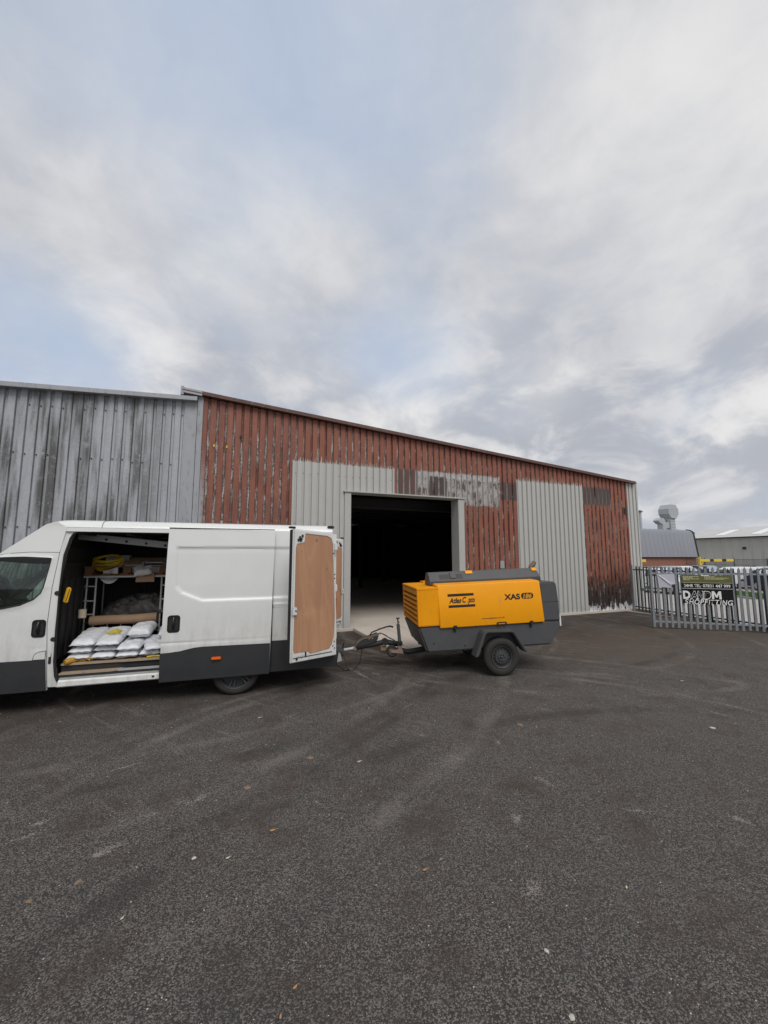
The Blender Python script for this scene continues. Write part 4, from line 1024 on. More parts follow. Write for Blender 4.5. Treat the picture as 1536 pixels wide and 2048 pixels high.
# cage rack of galvanised tube
rk = thing('cage_rack', 'galvanised tube cage rack standing inside the van carrying the pallet', 'rack', vw(0, 0, .583), (0, 0, R_(-4)))
Z0 = -.583
for u, v in ((-2.12, 1.0), (-1.215, 1.0), (-2.25, 1.03), (-.97, 1.03), (-2.25, 1.78), (-1.1, 1.78)): G().tube([(u, v, 0), (u, v, 1.10)], .014, 8).build('upright', M['alu'], rk, smooth=60)
def bar(a, b, r): G().tube([a, b], r, 7).build('cage_bar', M['alu'], rk, smooth=60)
for z_ in (1.54, 1.32, 1.115, .87):
    bar((-2.27, 1.02, z_ + Z0), (-2.11, 1.01, z_ + Z0), .012); bar((-1.22, 1.01, z_ + Z0), (-.95, 1.02, z_ + Z0), .012)
bar((-2.12, 1.0, .865 + Z0), (-.95, 1.0, .83 + Z0), .012)
for u in (-1.93, -1.75, -1.57, -1.39): bar((u, 1.005, .60 + Z0), (u, 1.005, .99 + Z0), .009)
for v in (.97, 1.76): G().box(-2.28, -.93, v, v + .03, 1.675 + Z0, 1.70 + Z0).build('top_rail', M['alu'], rk)
G().box(-2.27, -.95, 1.02, 1.79, .98 + Z0, 1.0 + Z0).build('shelf_board', M['van_in'], rk)
# pallet
pa = thing('pallet', 'timber pallet used as a shelf on the cage rack in the van', 'pallet', vw(-1.62, 1.35, 1.702), (0, 0, R_(-4)))
for yv in (-.33, 0, .33): G().box(-.66, .66, yv - .05, yv + .05, 0, .018).build('board', M['wood'], pa)
for k in range(6): G().box(-.66 + k * .244, -.56 + k * .244, -.38, .38, .0185, .036).build('board', M['wood'], pa)
for u in (-.60, -.09, .42):
    for yv in (-.33, 0, .33): G().box(u - .055, u + .055, yv - .045, yv + .045, .037, .128).build('block', M['wood'], pa, bev=.004)
for yv in (-.36, .36): G().box(-.66, .66, yv - .035, yv + .035, .129, .147).build('board', M['wood'], pa)
# yellow hose coil
g = G(); pts = []
for k in range(6 * 20):
    a = 2 * pi * k / 20; lp = k / 20; r = .19 + .012 * sin(lp * 2.3) + .008 * sin(a * 2 + lp)
    pts.append((r * cos(a), r * .62 * sin(a), .02 + .02 * lp + .055 * sin(a + lp * .5)))
g.tube(pts, .0135, 7)
tag(g.build('hose_coil', M['hose'], None, smooth=60, loc=vw(-2.04, 1.22, 1.875), rot=(R_(44), R_(4), 0)), 'coil of yellow air hose lying on the pallet shelf', 'hose')
# boxes on the pallet
def carton(u, v, z, a, b, c, m, label, rz=0, flap=True):
    o = thing('box', label, 'box', vw(u, v, z), (0, 0, R_(-4 + rz)), None)
    G().box(-a / 2, a / 2, -b / 2, b / 2, 0, c).build('carton', m, o, bev=.004)
    if flap:
        f = G(); f.hexa([(-a / 2, -b / 2 - .09, c - .05), (a / 2 - .03, -b / 2 - .09, c - .05), (a / 2, -b / 2, c + .002), (-a / 2, -b / 2, c + .002), (-a / 2, -b / 2 - .09, c - .045), (a / 2 - .03, -b / 2 - .09, c - .045), (a / 2, -b / 2, c + .007), (-a / 2, -b / 2, c + .007)])
        f.build('flap', M['card'], o)
    return o
carton(-1.66, 1.30, 1.74, .27, .26, .19, M['paper'], 'open cardboard box with brown flap beside the hose coil')
bx = carton(-1.38, 1.32, 1.74, .26, .28, .17, M['paper'], 'white box with dark band beside the open cardboard box', 0, False)
G().box(-.132, .132, -.143, -.141, .115, .15).build('dark_band', M['black'], bx)
carton(-2.0, 1.60, 1.85, .34, .2, .17, M['paper'], 'pale box at the back behind the hose coil', 4, False)
carton(-1.42, 1.58, 1.85, .75, .18, .13, M['card'], 'long brown box along the back of the pallet shelf', 0, False)
o = link('crumpled_cloth', pillow(.26, .17, .10, 31, .05, False, (18, 14)).mesh('crumpled_cloth', M['paper'], smooth=50, recalc=False), None, vw(-1.47, .93, 1.78), (R_(55), R_(-8), R_(-4)))
tag(o, 'crumpled off-white cloth hanging over the pallet front', 'cloth')
o = G().hexa([(-.13, -.02, -.10), (.13, -.02, -.10), (.13, .0, -.10), (-.13, .0, -.10), (-.125, -.02, .05), (.125, -.02, .05), (.125, 0, .05), (-.125, 0, .05)]).build('card_flap', M['card'], None, loc=vw(-1.44, .955, 1.70), rot=(0, 0, R_(-4)))
tag(o, 'small brown card hanging under the crumpled cloth', 'card')
o = G().grid(lambda a, b: (-.12 + .24 * a, .02 * sin(b * 5), .05 - .13 * b * (1 - (2 * a - 1) ** 2 * .6)), 8, 6).build('paper_sheet', M['paper'], None, loc=vw(-1.96, 1.05, 1.655), rot=(0, 0, R_(-4)))
tag(o, 'torn pale paper drooping below the pallet edge', 'paper')
o = G().grid(lambda a, b: (-.1 + .2 * a, -.02 + .03 * sin(a * 6), -.05 + .10 * b * (.4 + .6 * a)), 8, 5).build('paper_sheet', M['paper'], None, loc=vw(-1.93, 1.0, 1.785), rot=(0, 0, R_(-4)))
tag(o, 'torn white wrapping in the pallet gap below the hose', 'paper')
# tarpaulin, cardboard roll, paper sacks on the shelf
def tarpP(sg):
    def P(a, b):
        x, y_ = 2 * a - 1, 2 * b - 1
        h = max(0, (1 - abs(x) ** 2.6)) ** .6 * max(0, (1 - abs(y_) ** 2.6)) ** .6
        q = Vector((x * 2.6 + y_ * 1.2, y_ * 1.8, sg)); fold = 1 - abs(mnoise.noise(q + Vector((.9 * mnoise.noise(q * 1.7), 0, 0)))) * 2
        f2 = mnoise.noise(Vector((x * 3 + y_ * 4, y_ * 2 - x, 7)))
        return (x * .47 + .03 * f2, y_ * .28 + .02 * mnoise.noise(q * 2), sg * h * (.10 + .05 * (x + .3) + .10 * fold + .035 * f2) if sg > 0 else -.03 * h)
    return P
g = G(); g.grid(tarpP(1), 64, 40); g.grid(tarpP(-1), 64, 40)
o = link('tarpaulin', g.mesh('tarpaulin', M['tarp'], smooth=60, recalc=False), None, vw(-1.62, 1.24, 1.16), (R_(22), R_(-8), R_(-4)))
tag(o, 'bundled dirty black tarpaulin on the middle shelf of the rack', 'tarpaulin')
g = G(); g.tube([(-.45, 0, 0), (-.2, 0, .006), (.1, 0, -.004), (.45, 0, .004)], [.072, .066, .069, .071], 18)
tag(g.build('cardboard_roll', M['card'], None, smooth=60, loc=vw(-1.69, .95, 1.035), rot=(0, R_(-1), R_(-4))), 'brown cardboard roll lying along the rack shelf front', 'roll')
o = link('paper_sack', pillow(.36, .4, .09, 52, .02, False).mesh('paper_sack', M['card'], smooth=60, recalc=False), None, vw(-1.38, 1.22, 1.10), (R_(6), R_(-7), R_(-4)))
tag(o, 'flattened brown paper sack tucked under the tarpaulin', 'sack')
g = G(); g.lathe([(-.06, .035), (-.06, .05), (.06, .05), (.06, .035)], (0, 0, 0), 2, 16)
tag(g.build('tape_roll', M['leaf_pale'], None, smooth=40, loc=vw(-2.20, .80, 1.16)), 'small tan roll hanging by the rack next to the bulkhead', 'tape roll')
# ladder under the roof
ld = thing('ladder', 'aluminium ladder with rung holes slung under the van roof', 'ladder', vw(-2.27, .62, 2.30), (0, R_(6.0), R_(-4)))
for yv in (0, .34): G().box(0, 3.3, yv, yv + .028, -.05, .05).build('ladder_rail', M['alu'], ld, bev=.006)
for k in range(11):
    x = .36 + k * .265; G().lathe([(-.004, .020), (.342, .020), (.344, .012)], (x, 0, -.01), 1, 8).build('rung', M['black'] if False else M['steel_dark'], ld)
# yellow strap on floor edge near the sliding door
g = G(); g.tube([(-.14, 0, .01), (-.05, .02, .016), (.05, -.01, .012), (.16, .015, .01)], .011, 6)
tag(g.build('yellow_strap', M['hose'], None, smooth=60, loc=vw(-1.06, .24, .585)), 'yellow strap lying on the floor edge beside the sliding door', 'strap')

# ------------------------------------------------------------------ towed compressor (x rearward, y away from camera; origin under the near wheel)
tr = thing('air_compressor', 'amber and grey towable air compressor trailer hitched behind the van', 'compressor trailer', (4.434, 5.731, 0), (0, R_(-2.2), R_(-14.5)))
T0, T1 = .125, 1.575
Y_, TG = M['yellow'], M['tgrey']
tum = lambda w: .05 * max(0, min(1, (w - .82) / .72))            # sides lean in toward the top
# lower tub
def tubsec(u): return None
g = G()
sec = lambda x, lo, hi, t0, t1: [(x[0], t0, lo), (x[1], t0, hi)]
tub = [(-1.335, .862), (-1.332, .80), (-1.205, .425), (1.040, .418), (1.226, .72), (1.236, .82), (.90, .83), (.0, .845)]
g.prism(tub, 1, T0 + .035, T1 - .035)
tb = g.build('lower_body', TG, tr, bev=.03, seg=3)
g = G(); g.prism([(-1.325, .795), (-1.205, .425), (-.9, .42), (-.9, .795)], 1, T0 + .0345, T0 + .036)
for x, z_ in ((-1.09, .575), (-.55, .50)):
    G().lathe([(-.003, .016), (.004, .016)], (x, T0 + .035, z_), 1, 12).build('drain_hole', M['black'], tb)
# front box with louvres
fb = G()
fb.prism([(-1.345, T0 + .03), (-.96, T0 + .03), (-.96, T1 - .03), (-1.345, T1 - .03)], 2, .864, .875)
fb.box(-1.345, -1.30, T0 + .03, T0 + .10, .876, 1.47); fb.box(-1.345, -1.30, T1 - .10, T1 - .03, .876, 1.47)
fb.box(-1.30, -.965, T0 + .03, T0 + .05, .876, 1.47); fb.box(-1.30, -.965, T1 - .05, T1 - .03, .876, 1.47)
fb.prism([(-1.348, T0 + .03), (-.96, T0 + .03), (-.96, T1 - .03), (-1.348, T1 - .03)], 2, 1.471, 1.508)
fbo = fb.build('front_housing', Y_, tr, bev=.006)
G().box(-1.295, -1.0, T0 + .06, T1 - .06, .88, 1.465).build('air_intake', M['black'], tr)
G().box(-1.349, -1.335, T0 + .10, T1 - .10, 1.385, 1.462).build('louvre_header', Y_, tr, bev=.004)
for k in range(6):
    z_ = .888 + k * .083
    G().hexa([(-1.351, T0 + .10, z_), (-1.351, T1 - .10, z_), (-1.297, T1 - .10, z_ - .004), (-1.297, T0 + .10, z_ - .004), (-1.346, T0 + .10, z_ + .040), (-1.346, T1 - .10, z_ + .040), (-1.297, T1 - .10, z_ + .048), (-1.297, T0 + .10, z_ + .048)]).build('louvre', Y_, tr)
# side hoods
def hood(sgn):
    yf = lambda t_: t_ if sgn > 0 else (T0 + T1) - t_
    g = G()
    prof = [(T0, .823), (T0 - .004, .84), (T0 + .034, 1.515), (T0 + .050, 1.542), (T0 + .347, 1.556), (T0 + .347, 1.50), (T0 + .09, 1.49), (T0 + .04, .823)]
    a, b = [], []
    for t_, z_ in prof:
        k = (z_ - .823) / .72
        a.append((-.975 - .012 * k, yf(t_), z_)); b.append((.916 - .022 * k, yf(t_), z_))
    n = len(prof); vs = a + b
    g.add(vs, [tuple(range(n - 1, -1, -1)), tuple(range(n, 2 * n))] + [(i, (i + 1) % n, n + (i + 1) % n, n + i) for i in range(n)])
    return g.build('side_hood', Y_, tr, bev=.010, seg=3)
h1 = hood(1); hood(-1)
# small dent along the lower rear edge, like a crease pushed in
G().box(-.96, .90, T0 + .05, T1 - .05, .84, 1.50).build('engine_block', M['black'], tr)
# rear housing
rh = G()
pr = [(.905, .835), (1.232, .825), (1.228, 1.16), (1.208, 1.475), (1.185, 1.508), (.88, 1.513)]
rh.prism(pr, 1, T0 + .03, T1 - .03); rho = rh.build('rear_housing', TG, tr, bev=.022, seg=3)
G().box(.91, 1.2305, T0 + .0275, T0 + .032, 1.158, 1.164).build('panel_seam', M['black'], tr)
G().box(1.233, 1.262, T0 + .06, T0 + .16, .72, .90).build('tail_light', M['lamp_clear'], tr, bev=.006)
G().box(1.233, 1.268, T0 + .17, T0 + .30, .70, .90).build('light_bracket', M['black'], tr, bev=.008)
# top spine
sp = [(.48, 1.515), (.475, 1.590), (.60, 1.742), (.775, 1.742), (.885, 1.590), (.88, 1.515)]
g = G(); va = [(-1.03, t_, z_) for t_, z_ in sp]; vb = [(1.10 - .03 * (z_ - 1.515) / .2, t_, z_) for t_, z_ in sp]
n = len(sp); g.add(va + vb, [tuple(range(n - 1, -1, -1)), tuple(range(n, 2 * n))] + [(i, (i + 1) % n, n + (i + 1) % n, n + i) for i in range(n)])
spo = g.build('top_spine', TG, tr, bev=.005)
def spine_pt(x, k, off=0):        # k 0..1 up the sloping near face
    return (x, .475 + .125 * k - .772 * off, 1.590 + .152 * k + .635 * off)
def slope_plate(name, x0, x1, k0, k1, off, th, m, par):
    a = [spine_pt(x0, k0, off), spine_pt(x1, k0, off), spine_pt(x1, k1, off), spine_pt(x0, k1, off)]; b = [spine_pt(x0, k0, off + th), spine_pt(x1, k0, off + th), spine_pt(x1, k1, off + th), spine_pt(x0, k1, off + th)]
    return G().hexa(a + b).build(name, m, par)
slope_plate('lift_slot', -.84, -.40, .20, .72, .0005, .002, M['print_black'], tr)
slope_plate('slot_bar', -.63, -.53, .24, .98, .004, .012, TG, tr)
slope_plate('hinge_tab', -.33, -.20, .66, 1.0, .003, .014, Y_, tr)
slope_plate('hinge_tab', .97, 1.06, .66, 1.0, .003, .014, Y_, tr)
g = G(); ex = [(1.145, .96, 1.49), (1.145, .96, 1.70), (1.165, .96, 1.755), (1.225, .96, 1.805), (1.25, .96, 1.85)]
g.tube(ex, [.036, .040, .044, .046, .040], 14); g.build('exhaust_pipe', M['exhaust'], tr, smooth=60)
G().lathe([(0, .05), (.01, .05)], (1.145, .96, 1.512), 2, 14).build('exhaust_collar', M['black'], tr)
# latches and handle on the hood
for x in (-.715, .665):
    g = G(); g.box(x - .022, x + .022, T0 - .028, T0 - .003, .80, .86); g.box(x - .035, x + .035, T0 - .022, T0 - .004, .835, .852); g.box(x - .018, x + .018, T0 + .012, T0 + .034, .745, .80)
    g.build('hood_latch', M['black'], tr, bev=.004)
g = G(); g.box(.03, .21, T0 - .016, T0 - .003, .825, .832); g.box(.03, .055, T0 - .016, T0 - .003, .833, .868); g.box(.185, .21, T0 - .016, T0 - .003, .833, .868); g.box(.05, .19, T0 - .016, T0 - .003, .858, .872)
g.build('hood_handle', M['black'], tr, bev=.003)
# lettering on the hood (leans with the panel)
def hoodtext(body, x0, z, wd, ht, shear, bold, m, name='lettering', rot=0, dy=0):
    yv = T0 - .006 - dy + .038 * (z - .84) / .675
    return text(body, name, m, tr, x0, z, wd, ht, yv, shear, bold, rot=(-math.atan2(.038, .675), rot, 0))
def hoodbar(x0, x1, z0, z1, m=None, dy=0):
    f = lambda z_: T0 - .0055 - dy + .038 * (z_ - .84) / .675
    return G().hexa([(x0, f(z0), z0), (x1, f(z0), z0), (x1, f(z0) + .002, z0), (x0, f(z0) + .002, z0), (x0, f(z1), z1), (x1, f(z1), z1), (x1, f(z1) + .002, z1), (x0, f(z1) + .002, z1)]).build('stripe', m or M['print_black'], tr)
hoodbar(-.812, -.345, 1.342, 1.386); hoodbar(-.806, -.330, 1.154, 1.196)
hoodtext('Atlas', -.795, 1.232, .225, .086, .32, .034, M['print_black'])
hoodtext('C', -.555, 1.232, .072, .096, .32, .034, M['print_black'])
hoodtext('.', -.475, 1.232, .014, .012, .2, .02, M['print_black'])
hoodtext('pco', -.455, 1.232, .125, .064, .32, .034, M['print_black'])
hoodtext('XAS', .205, 1.240, .295, .094, 0, .042, M['print_black'])
f = lambda z_: T0 - .006 + .038 * (z_ - .84) / .675
ov = [(x, z_) for x, z_ in rrect(.520, .750, 1.238, 1.340, .05)]
G().add([(x, f(z_), z_) for x, z_ in ov], [tuple(range(len(ov)))]).build('number_badge', M['print_black'], tr, recalc=False)
hoodtext('186', .553, 1.252, .165, .074, .25, .028, M['print_amber'], dy=.0022)
hoodtext('www.ajsplant.co.uk', -.235, .934, .42, .024, 0, .012, M['print_black'])
# fenders
def fender(y0, y1):
    out = [(-.455, .350), (-.280, .742), (-.235, .768), (.235, .752), (.285, .72), (.480, .370)]
    inn = [(.432, .372), (.25, .69), (.215, .715), (-.215, .73), (-.245, .708), (-.395, .350)]
    g = G(); ar = out + inn
    n = len(ar); m2 = n // 2
    vs = [(x, y0, z_) for x, z_ in ar] + [(x, y1, z_) for x, z_ in ar]
    fs = []
    for i in range(m2 - 1):
        j = n - 1 - i; fs += [(i, i + 1, j - 1, j), (n + i, n + j, n + j - 1, n + i + 1), (i, n + i, n + i + 1, i + 1), (j, j - 1, n + j - 1, n + j)]
    fs += [(0, n - 1, 2 * n - 1, n), (m2 - 1, n + m2 - 1, n + m2, m2)]
    return g.add(vs, fs).build('fender', TG, tr, bev=.014)
fender(-.055, .17); fender(T1 - .05, T1 + .175)
# wheels
def twheel(y0, s, spin=.0):
    cx, cz = .035, .312
    g = G(); g.lathe([(.025 * s, .185), (.006 * s, .20), (-.008 * s, .235), (-.004 * s, .275), (.012 * s, .302), (.035 * s, .312), (.15 * s, .312), (.18 * s, .29), (.185 * s, .19)], (cx, y0, cz), 1, 44, cap=False)
    wl = g.build('wheel', M['tyre'], tr, smooth=40)
    g = G(); g.lathe([(.025 * s, .186), (.006 * s, .180), (.012 * s, .168), (.05 * s, .160), (.045 * s, .118), (.022 * s, .112), (.020 * s, .075), (.006 * s, .066), (.004 * s, .045), (.02 * s, .03), (.018 * s, .001)], (cx, y0, cz), 1, 44, cap=False)
    rm = g.build('rim', M['rim'], wl, smooth=35)
    g = G()
    for k in range(14):
        a = 2 * pi * k / 14 + .1; c = (cx + .128 * cos(a), cz + .128 * sin(a))
        pts = [(c[0] + .012 * cos(b) * 1.0, c[1] + .014 * sin(b)) for b in [2 * pi * j / 8 for j in range(8)]]
        g.prism(pts, 1, y0 + (.0455 - .012) * s, y0 + .06 * s)
    g.build('vent_hole', M['print_black'], rm)
    for k in range(5):
        a = 2 * pi * k / 5 + .3; G().lathe([(-.004 * s, .008), (.003 * s, .0105), (.02 * s, .011)], (cx + .052 * cos(a), y0, cz + .052 * sin(a)), 1, 6).build('wheel_bolt', M['bolt'], wl)
    G().lathe([(-.004 * s, .020), (.0 * s, .027), (.02 * s, .028)], (cx, y0, cz), 1, 16).build('hub_cap', M['rim'], wl, smooth=40)
    return wl
twheel(-.005, 1); twheel(T1 + .13, -1)
g = G(); g.lathe([(.1, .03), (T1, .03)], (.035, 0, .312), 1, 10); g.box(-1.15, 1.0, .50, .58, .36, .425); g.box(-1.15, 1.0, 1.12, 1.20, .36, .425); g.box(-.1, .2, .3, 1.4, .30, .38)
g.build('chassis', M['black'], tr)
# tow bar
TY = .85
g = G(); g.tube([(-1.0, TY, .36), (-1.22, TY, .325), (-1.42, TY, .305), (-1.55, TY, .345), (-1.60, TY, .40)], [.05, .052, .05, .045, .04], 12); g.build('drawbar', M['black'], tr, smooth=60)
g = G(); g.tube([(-1.58, TY, .455), (-1.72, TY, .485), (-1.84, TY, .515)], [.045, .048, .05], 12); g.lathe([(-.05, .06), (.05, .06)], (-1.84, TY, .515), 1, 16); g.tube([(-1.84, TY, .515), (-2.05, TY, .482), (-2.40, TY, .435)], [.048, .046, .04], 12)
g.build('overrun_arm', M['black'], tr, smooth=50)
g = G()
cv = [(-2.40, .44), (-2.375, .53), (-2.32, .59), (-2.24, .625), (-2.10, .65), (-2.0, .685), (-1.965, .69), (-1.955, .60), (-2.02, .52), (-2.2, .47)]
g.prism(cv, 1, TY - .06, TY + .06); cvr = g.build('coupling_cover', M['clad_grey'], tr, bev=.02)
g = G(); g.prism([(-2.395, .47), (-2.36, .56), (-2.31, .60), (-2.23, .632), (-2.10, .655), (-1.985, .692), (-1.972, .645), (-2.08, .625), (-2.13, .575), (-2.17, .61), (-2.26, .59), (-2.33, .54)], 1, TY - .066, TY - .0605); g.build('cover_edge', M['exhaust'], tr)
G().lathe([(-.074, .010), (-.0605, .012)], (-2.075, TY, .60), 1, 10).build('pivot_bolt', M['alu'], tr)
g = G(); g.tube([(-2.14, TY - .02, .62), (-2.08, TY - .02, .70), (-1.95, TY - .02, .745), (-1.80, TY - .02, .785), (-1.735, TY - .02, .79), (-1.68, TY - .02, .772)], [.013, .013, .013, .014, .017, .017], 8); g.build('handbrake_lever', M['black'], tr, smooth=60)
g = G(); g.tube([(-2.40, TY, .435), (-2.50, TY, .425), (-2.62, TY, .415)], [.034, .030, .030], 12); g.build('coupling_shaft', M['alu'], tr, smooth=50)
g = G(); g.box(-2.42, -2.37, TY - .05, TY + .05, .40, .47); g.build('shaft_collar', M['rust'], tr, bev=.01)
g = G(); g.prism([(-2.82, .39), (-2.60, .385), (-2.58, .44), (-2.66, .50), (-2.76, .51), (-2.83, .46)], 1, TY - .05, TY + .05); g.build('coupling_head', M['galv_dk'], tr, bev=.015)
g = G(); g.tube([(-2.62, TY - .03, .45), (-2.60, TY - .05, .53), (-2.585, TY - .05, .56)], .012, 7); g.build('coupling_handle', M['black'], tr)
g = G(); g.tube([(-1.98, TY - .03, .66), (-1.90, TY - .04, .675), (-1.78, TY - .05, .60), (-1.66, TY - .05, .53)], .009, 6); g.build('brake_cable', M['black'], tr, smooth=60)
g = G(); g.tube([(-1.98, TY + .03, .64), (-1.93, TY + .02, .68), (-1.86, TY, .655), (-1.80, TY, .62)], .005, 5); g.build('wire', M['black'], tr, smooth=60)
# jockey wheel
JX, JY = -1.585, TY - .09
g = G(); g.tube([(JX + .01, JY, .42), (JX - .012, JY, .83)], .030, 12); g.build('jockey_tube', M['galv_dk'], tr, smooth=50)
g = G(); g.tube([(JX - .012, JY, .83), (JX - .014, JY, .925)], .011, 8); g.tube([(JX - .014, JY, .885), (JX + .01, JY - .03, .86)], .007, 6); g.tube([(JX - .045, JY, .935), (JX + .018, JY, .935)], .014, 8); g.build('jockey_handle', M['black_gloss'], tr, smooth=50)
g = G(); g.box(JX - .05, JX + .05, JY - .045, JY + .06, .46, .52); g.tube([(JX, JY - .05, .49), (JX + .06, JY - .10, .47)], .009, 6); g.tube([(JX - .07, JY - .02, .50), (JX - .11, JY - .02, .53)], .022, 8); g.build('jockey_clamp', M['black'], tr, bev=.006)
g = G(); g.hexa([(JX - .16, JY - .055, .34), (JX + .06, JY - .055, .31), (JX + .06, JY - .045, .31), (JX - .16, JY - .045, .34), (JX - .16, JY - .055, .385), (JX + .04, JY - .055, .40), (JX + .04, JY - .045, .40), (JX - .16, JY - .045, .385)])
g.box(JX - .035, JX + .035, JY - .04, JY + .04, .36, .45); g.build('jockey_fork', M['rust'], tr, bev=.004)
wl = G().lathe([(-.035, .062), (-.042, .080), (-.030, .102), (.030, .102), (.042, .080), (.035, .062)], (JX - .145, JY, .362), 1, 24).build('jockey_wheel', M['tyre'], tr, smooth=45)
G().lathe([(-.035, .062), (-.030, .055), (-.012, .050), (-.015, .03), (-.05, .025), (-.05, .0)], (JX - .145, JY, .362), 1, 20).build('jockey_rim', M['rust'], wl, smooth=40)
# light cable and breakaway cable hanging to the van
g = G(); g.tube([(-2.27, TY - .06, .46), (-2.28, TY - .07, .36), (-2.32, TY - .10, .20), (-2.45, TY - .16, .09), (-2.60, TY - .2, .12), (-2.74, TY - .22, .24), (-2.80, TY - .2, .37)], .009, 6); g.build('light_cable', M['black'], tr, smooth=60)
g = G(); g.tube([(-2.62, TY - .05, .36), (-2.58, TY - .10, .26), (-2.56, TY - .12, .15), (-2.50, TY - .13, .10)], .007, 6); g.build('breakaway_cable', M['black'], tr, smooth=60)
G().box(-2.72, -2.62, TY - .10, TY - .04, .33, .37).build('plug', M['black'], tr, bev=.008)
G().box(-1.92, -1.82, TY - .01, TY + .01, .36, .44).build('tag_plate', M['card'], tr, bev=.004)

# ------------------------------------------------------------------ palisade fence, gate leaf and banner
def pale(h, wd=.066):
    """W-section steel pale with a splayed point"""
    a = wd / 2; pr = [(-a, .0), (-a * .62, -.014), (-a * .22, -.004), (0, -.013), (a * .22, -.004), (a * .62, -.014), (a, .0), (a * .6, -.009), (0, -.008), (-a * .6, -.009)]
    g = G(); n = len(pr); hs = [h - .075 * (abs(x) / a) ** 1.0 for x, _ in pr]
    vs = [(x, y_, 0) for x, y_ in pr] + [(x * .98, y_, z_) for (x, y_), z_ in zip(pr, hs)]
    return g.add(vs, [tuple(range(n - 1, -1, -1)), tuple(range(n, 2 * n))] + [(i, (i + 1) % n, n + (i + 1) % n, n + i) for i in range(n)])


gA = Vector((11.341, 7.828, 0)); gang = math.atan2(6.25 - 7.828, 13.246 - 11.341)
gate = thing('palisade_gate', 'open galvanised palisade gate leaf carrying the black banner', 'gate', gA, (0, 0, gang))
pm = pale(1.675).mesh('pale', M['galv'])
for k in range(20):
    o = link('pale', pm, gate, (k * .1455, 0, .045 + rnd.uniform(-.012, .012)), (rnd.uniform(-.006, .006), rnd.uniform(-.008, .008), rnd.uniform(-.05, .05)))
for z_ in (.19, 1.525): G().box(-.03, 2.82, .002, .045, z_ - .022, z_ + .022).build('gate_rail', M['galv'], gate, bev=.004)
G().box(-.045, .035, .046, .10, .05, 1.70).build('gate_stile', M['galv'], gate, bev=.005)
G().box(2.80, 2.88, .0, .06, .05, 1.70).build('gate_stile', M['galv'], gate, bev=.005)
lt = G(); lt.box(-.19, .02, .047, .06, 1.10, 1.16); lt.tube([(-.16, .055, 1.10), (-.16, .055, 1.22), (-.10, .055, 1.24)], .014, 7); lt.box(-.24, -.14, .03, .07, 1.02, 1.10)
lt.build('gate_latch', M['galv_dk'], gate, bev=.004)
G().tube([(2.96, .03, 0), (2.96, .03, 2.0)], .06, 12).build('gate_post', M['galv'], gate, smooth=40)
# boundary fence behind
fd = math.atan2(6.372 - 10.501, 13.679 - 14.306)
fence = thing('palisade_fence', 'dark palisade fence running from the warehouse corner along the road', 'fence', (14.318, 10.55, 0), (0, 0, fd))
pm2 = pale(1.64).mesh('pale', M['galv_dk'])  # darker galvanised tone, pales seen from their back side
for k in range(1, 40): link('pale', pm2, fence, (k * .146, .0, .03 + rnd.uniform(-.012, .012)), (rnd.uniform(-.006, .006), rnd.uniform(-.01, .01), pi + rnd.uniform(-.05, .05)))
for z_ in (.165, 1.515): G().box(.03, 5.9, -.05, -.016, z_ - .022, z_ + .022).build('fence_rail', M['galv_dk'], fence, bev=.003)
for u in (0, 2.75, 5.5):
    g = G(); g.box(u - .045, u + .045, -.10, -.052, -.05, 1.69); g.build('fence_post', M['galv'] if u == 0 else M['galv_dk'], fence, bev=.005)
# banner hung on the gate
bn = thing('banner', 'black and olive advertising banner with white lettering tied to the gate', 'banner', gA + Vector((cos(gang), sin(gang), 0)) * .715 + Vector((sin(gang), -cos(gang), 0)) * .03, (0, 0, gang))
bw, z0, z1 = 1.155, .715, 1.497
def wav(x, z_): return .006 * sin(x * 9 + z_ * 3) * (.4 + .6 * abs(z_ - 1.5)) - .004
g = G(); n = 30; g.grid(lambda a, b: (a * bw, wav(a * bw, z0 + b * (z1 - z0)) , z0 + b * (z1 - z0)), 30, 12)
nf = len(g.v); g.v += [(x, y_ + .003, z_) for x, y_, z_ in g.v[:nf]]; g.f += [tuple(nf + i for i in f[::-1]) for f in g.f]
g.build('sheet', M['banner'], bn, smooth=60, recalc=False)
def bstrip(name, x0, x1, za, zb, m, off=.004, nn=24):
    g = G(); g.grid(lambda a, b: (x0 + a * (x1 - x0), wav(x0 + a * (x1 - x0), za + b * (zb - za)) - off, za + b * (zb - za)), nn, 2)
    return g.build(name, m, bn, smooth=60, recalc=False)
bstrip('olive_band', 0, bw, 1.290, z1, M['olive'], .002)
bstrip('rule_line', 0, bw, 1.279, 1.287, M['cream']); bstrip('rule_line', 0, bw, 1.124, 1.132, M['print_white'])
def onwav(o, off=.005):
    for v_ in o.data.vertices: v_.co.y += wav(o.location.x + v_.co.x, o.location.z + v_.co.z)
    return o
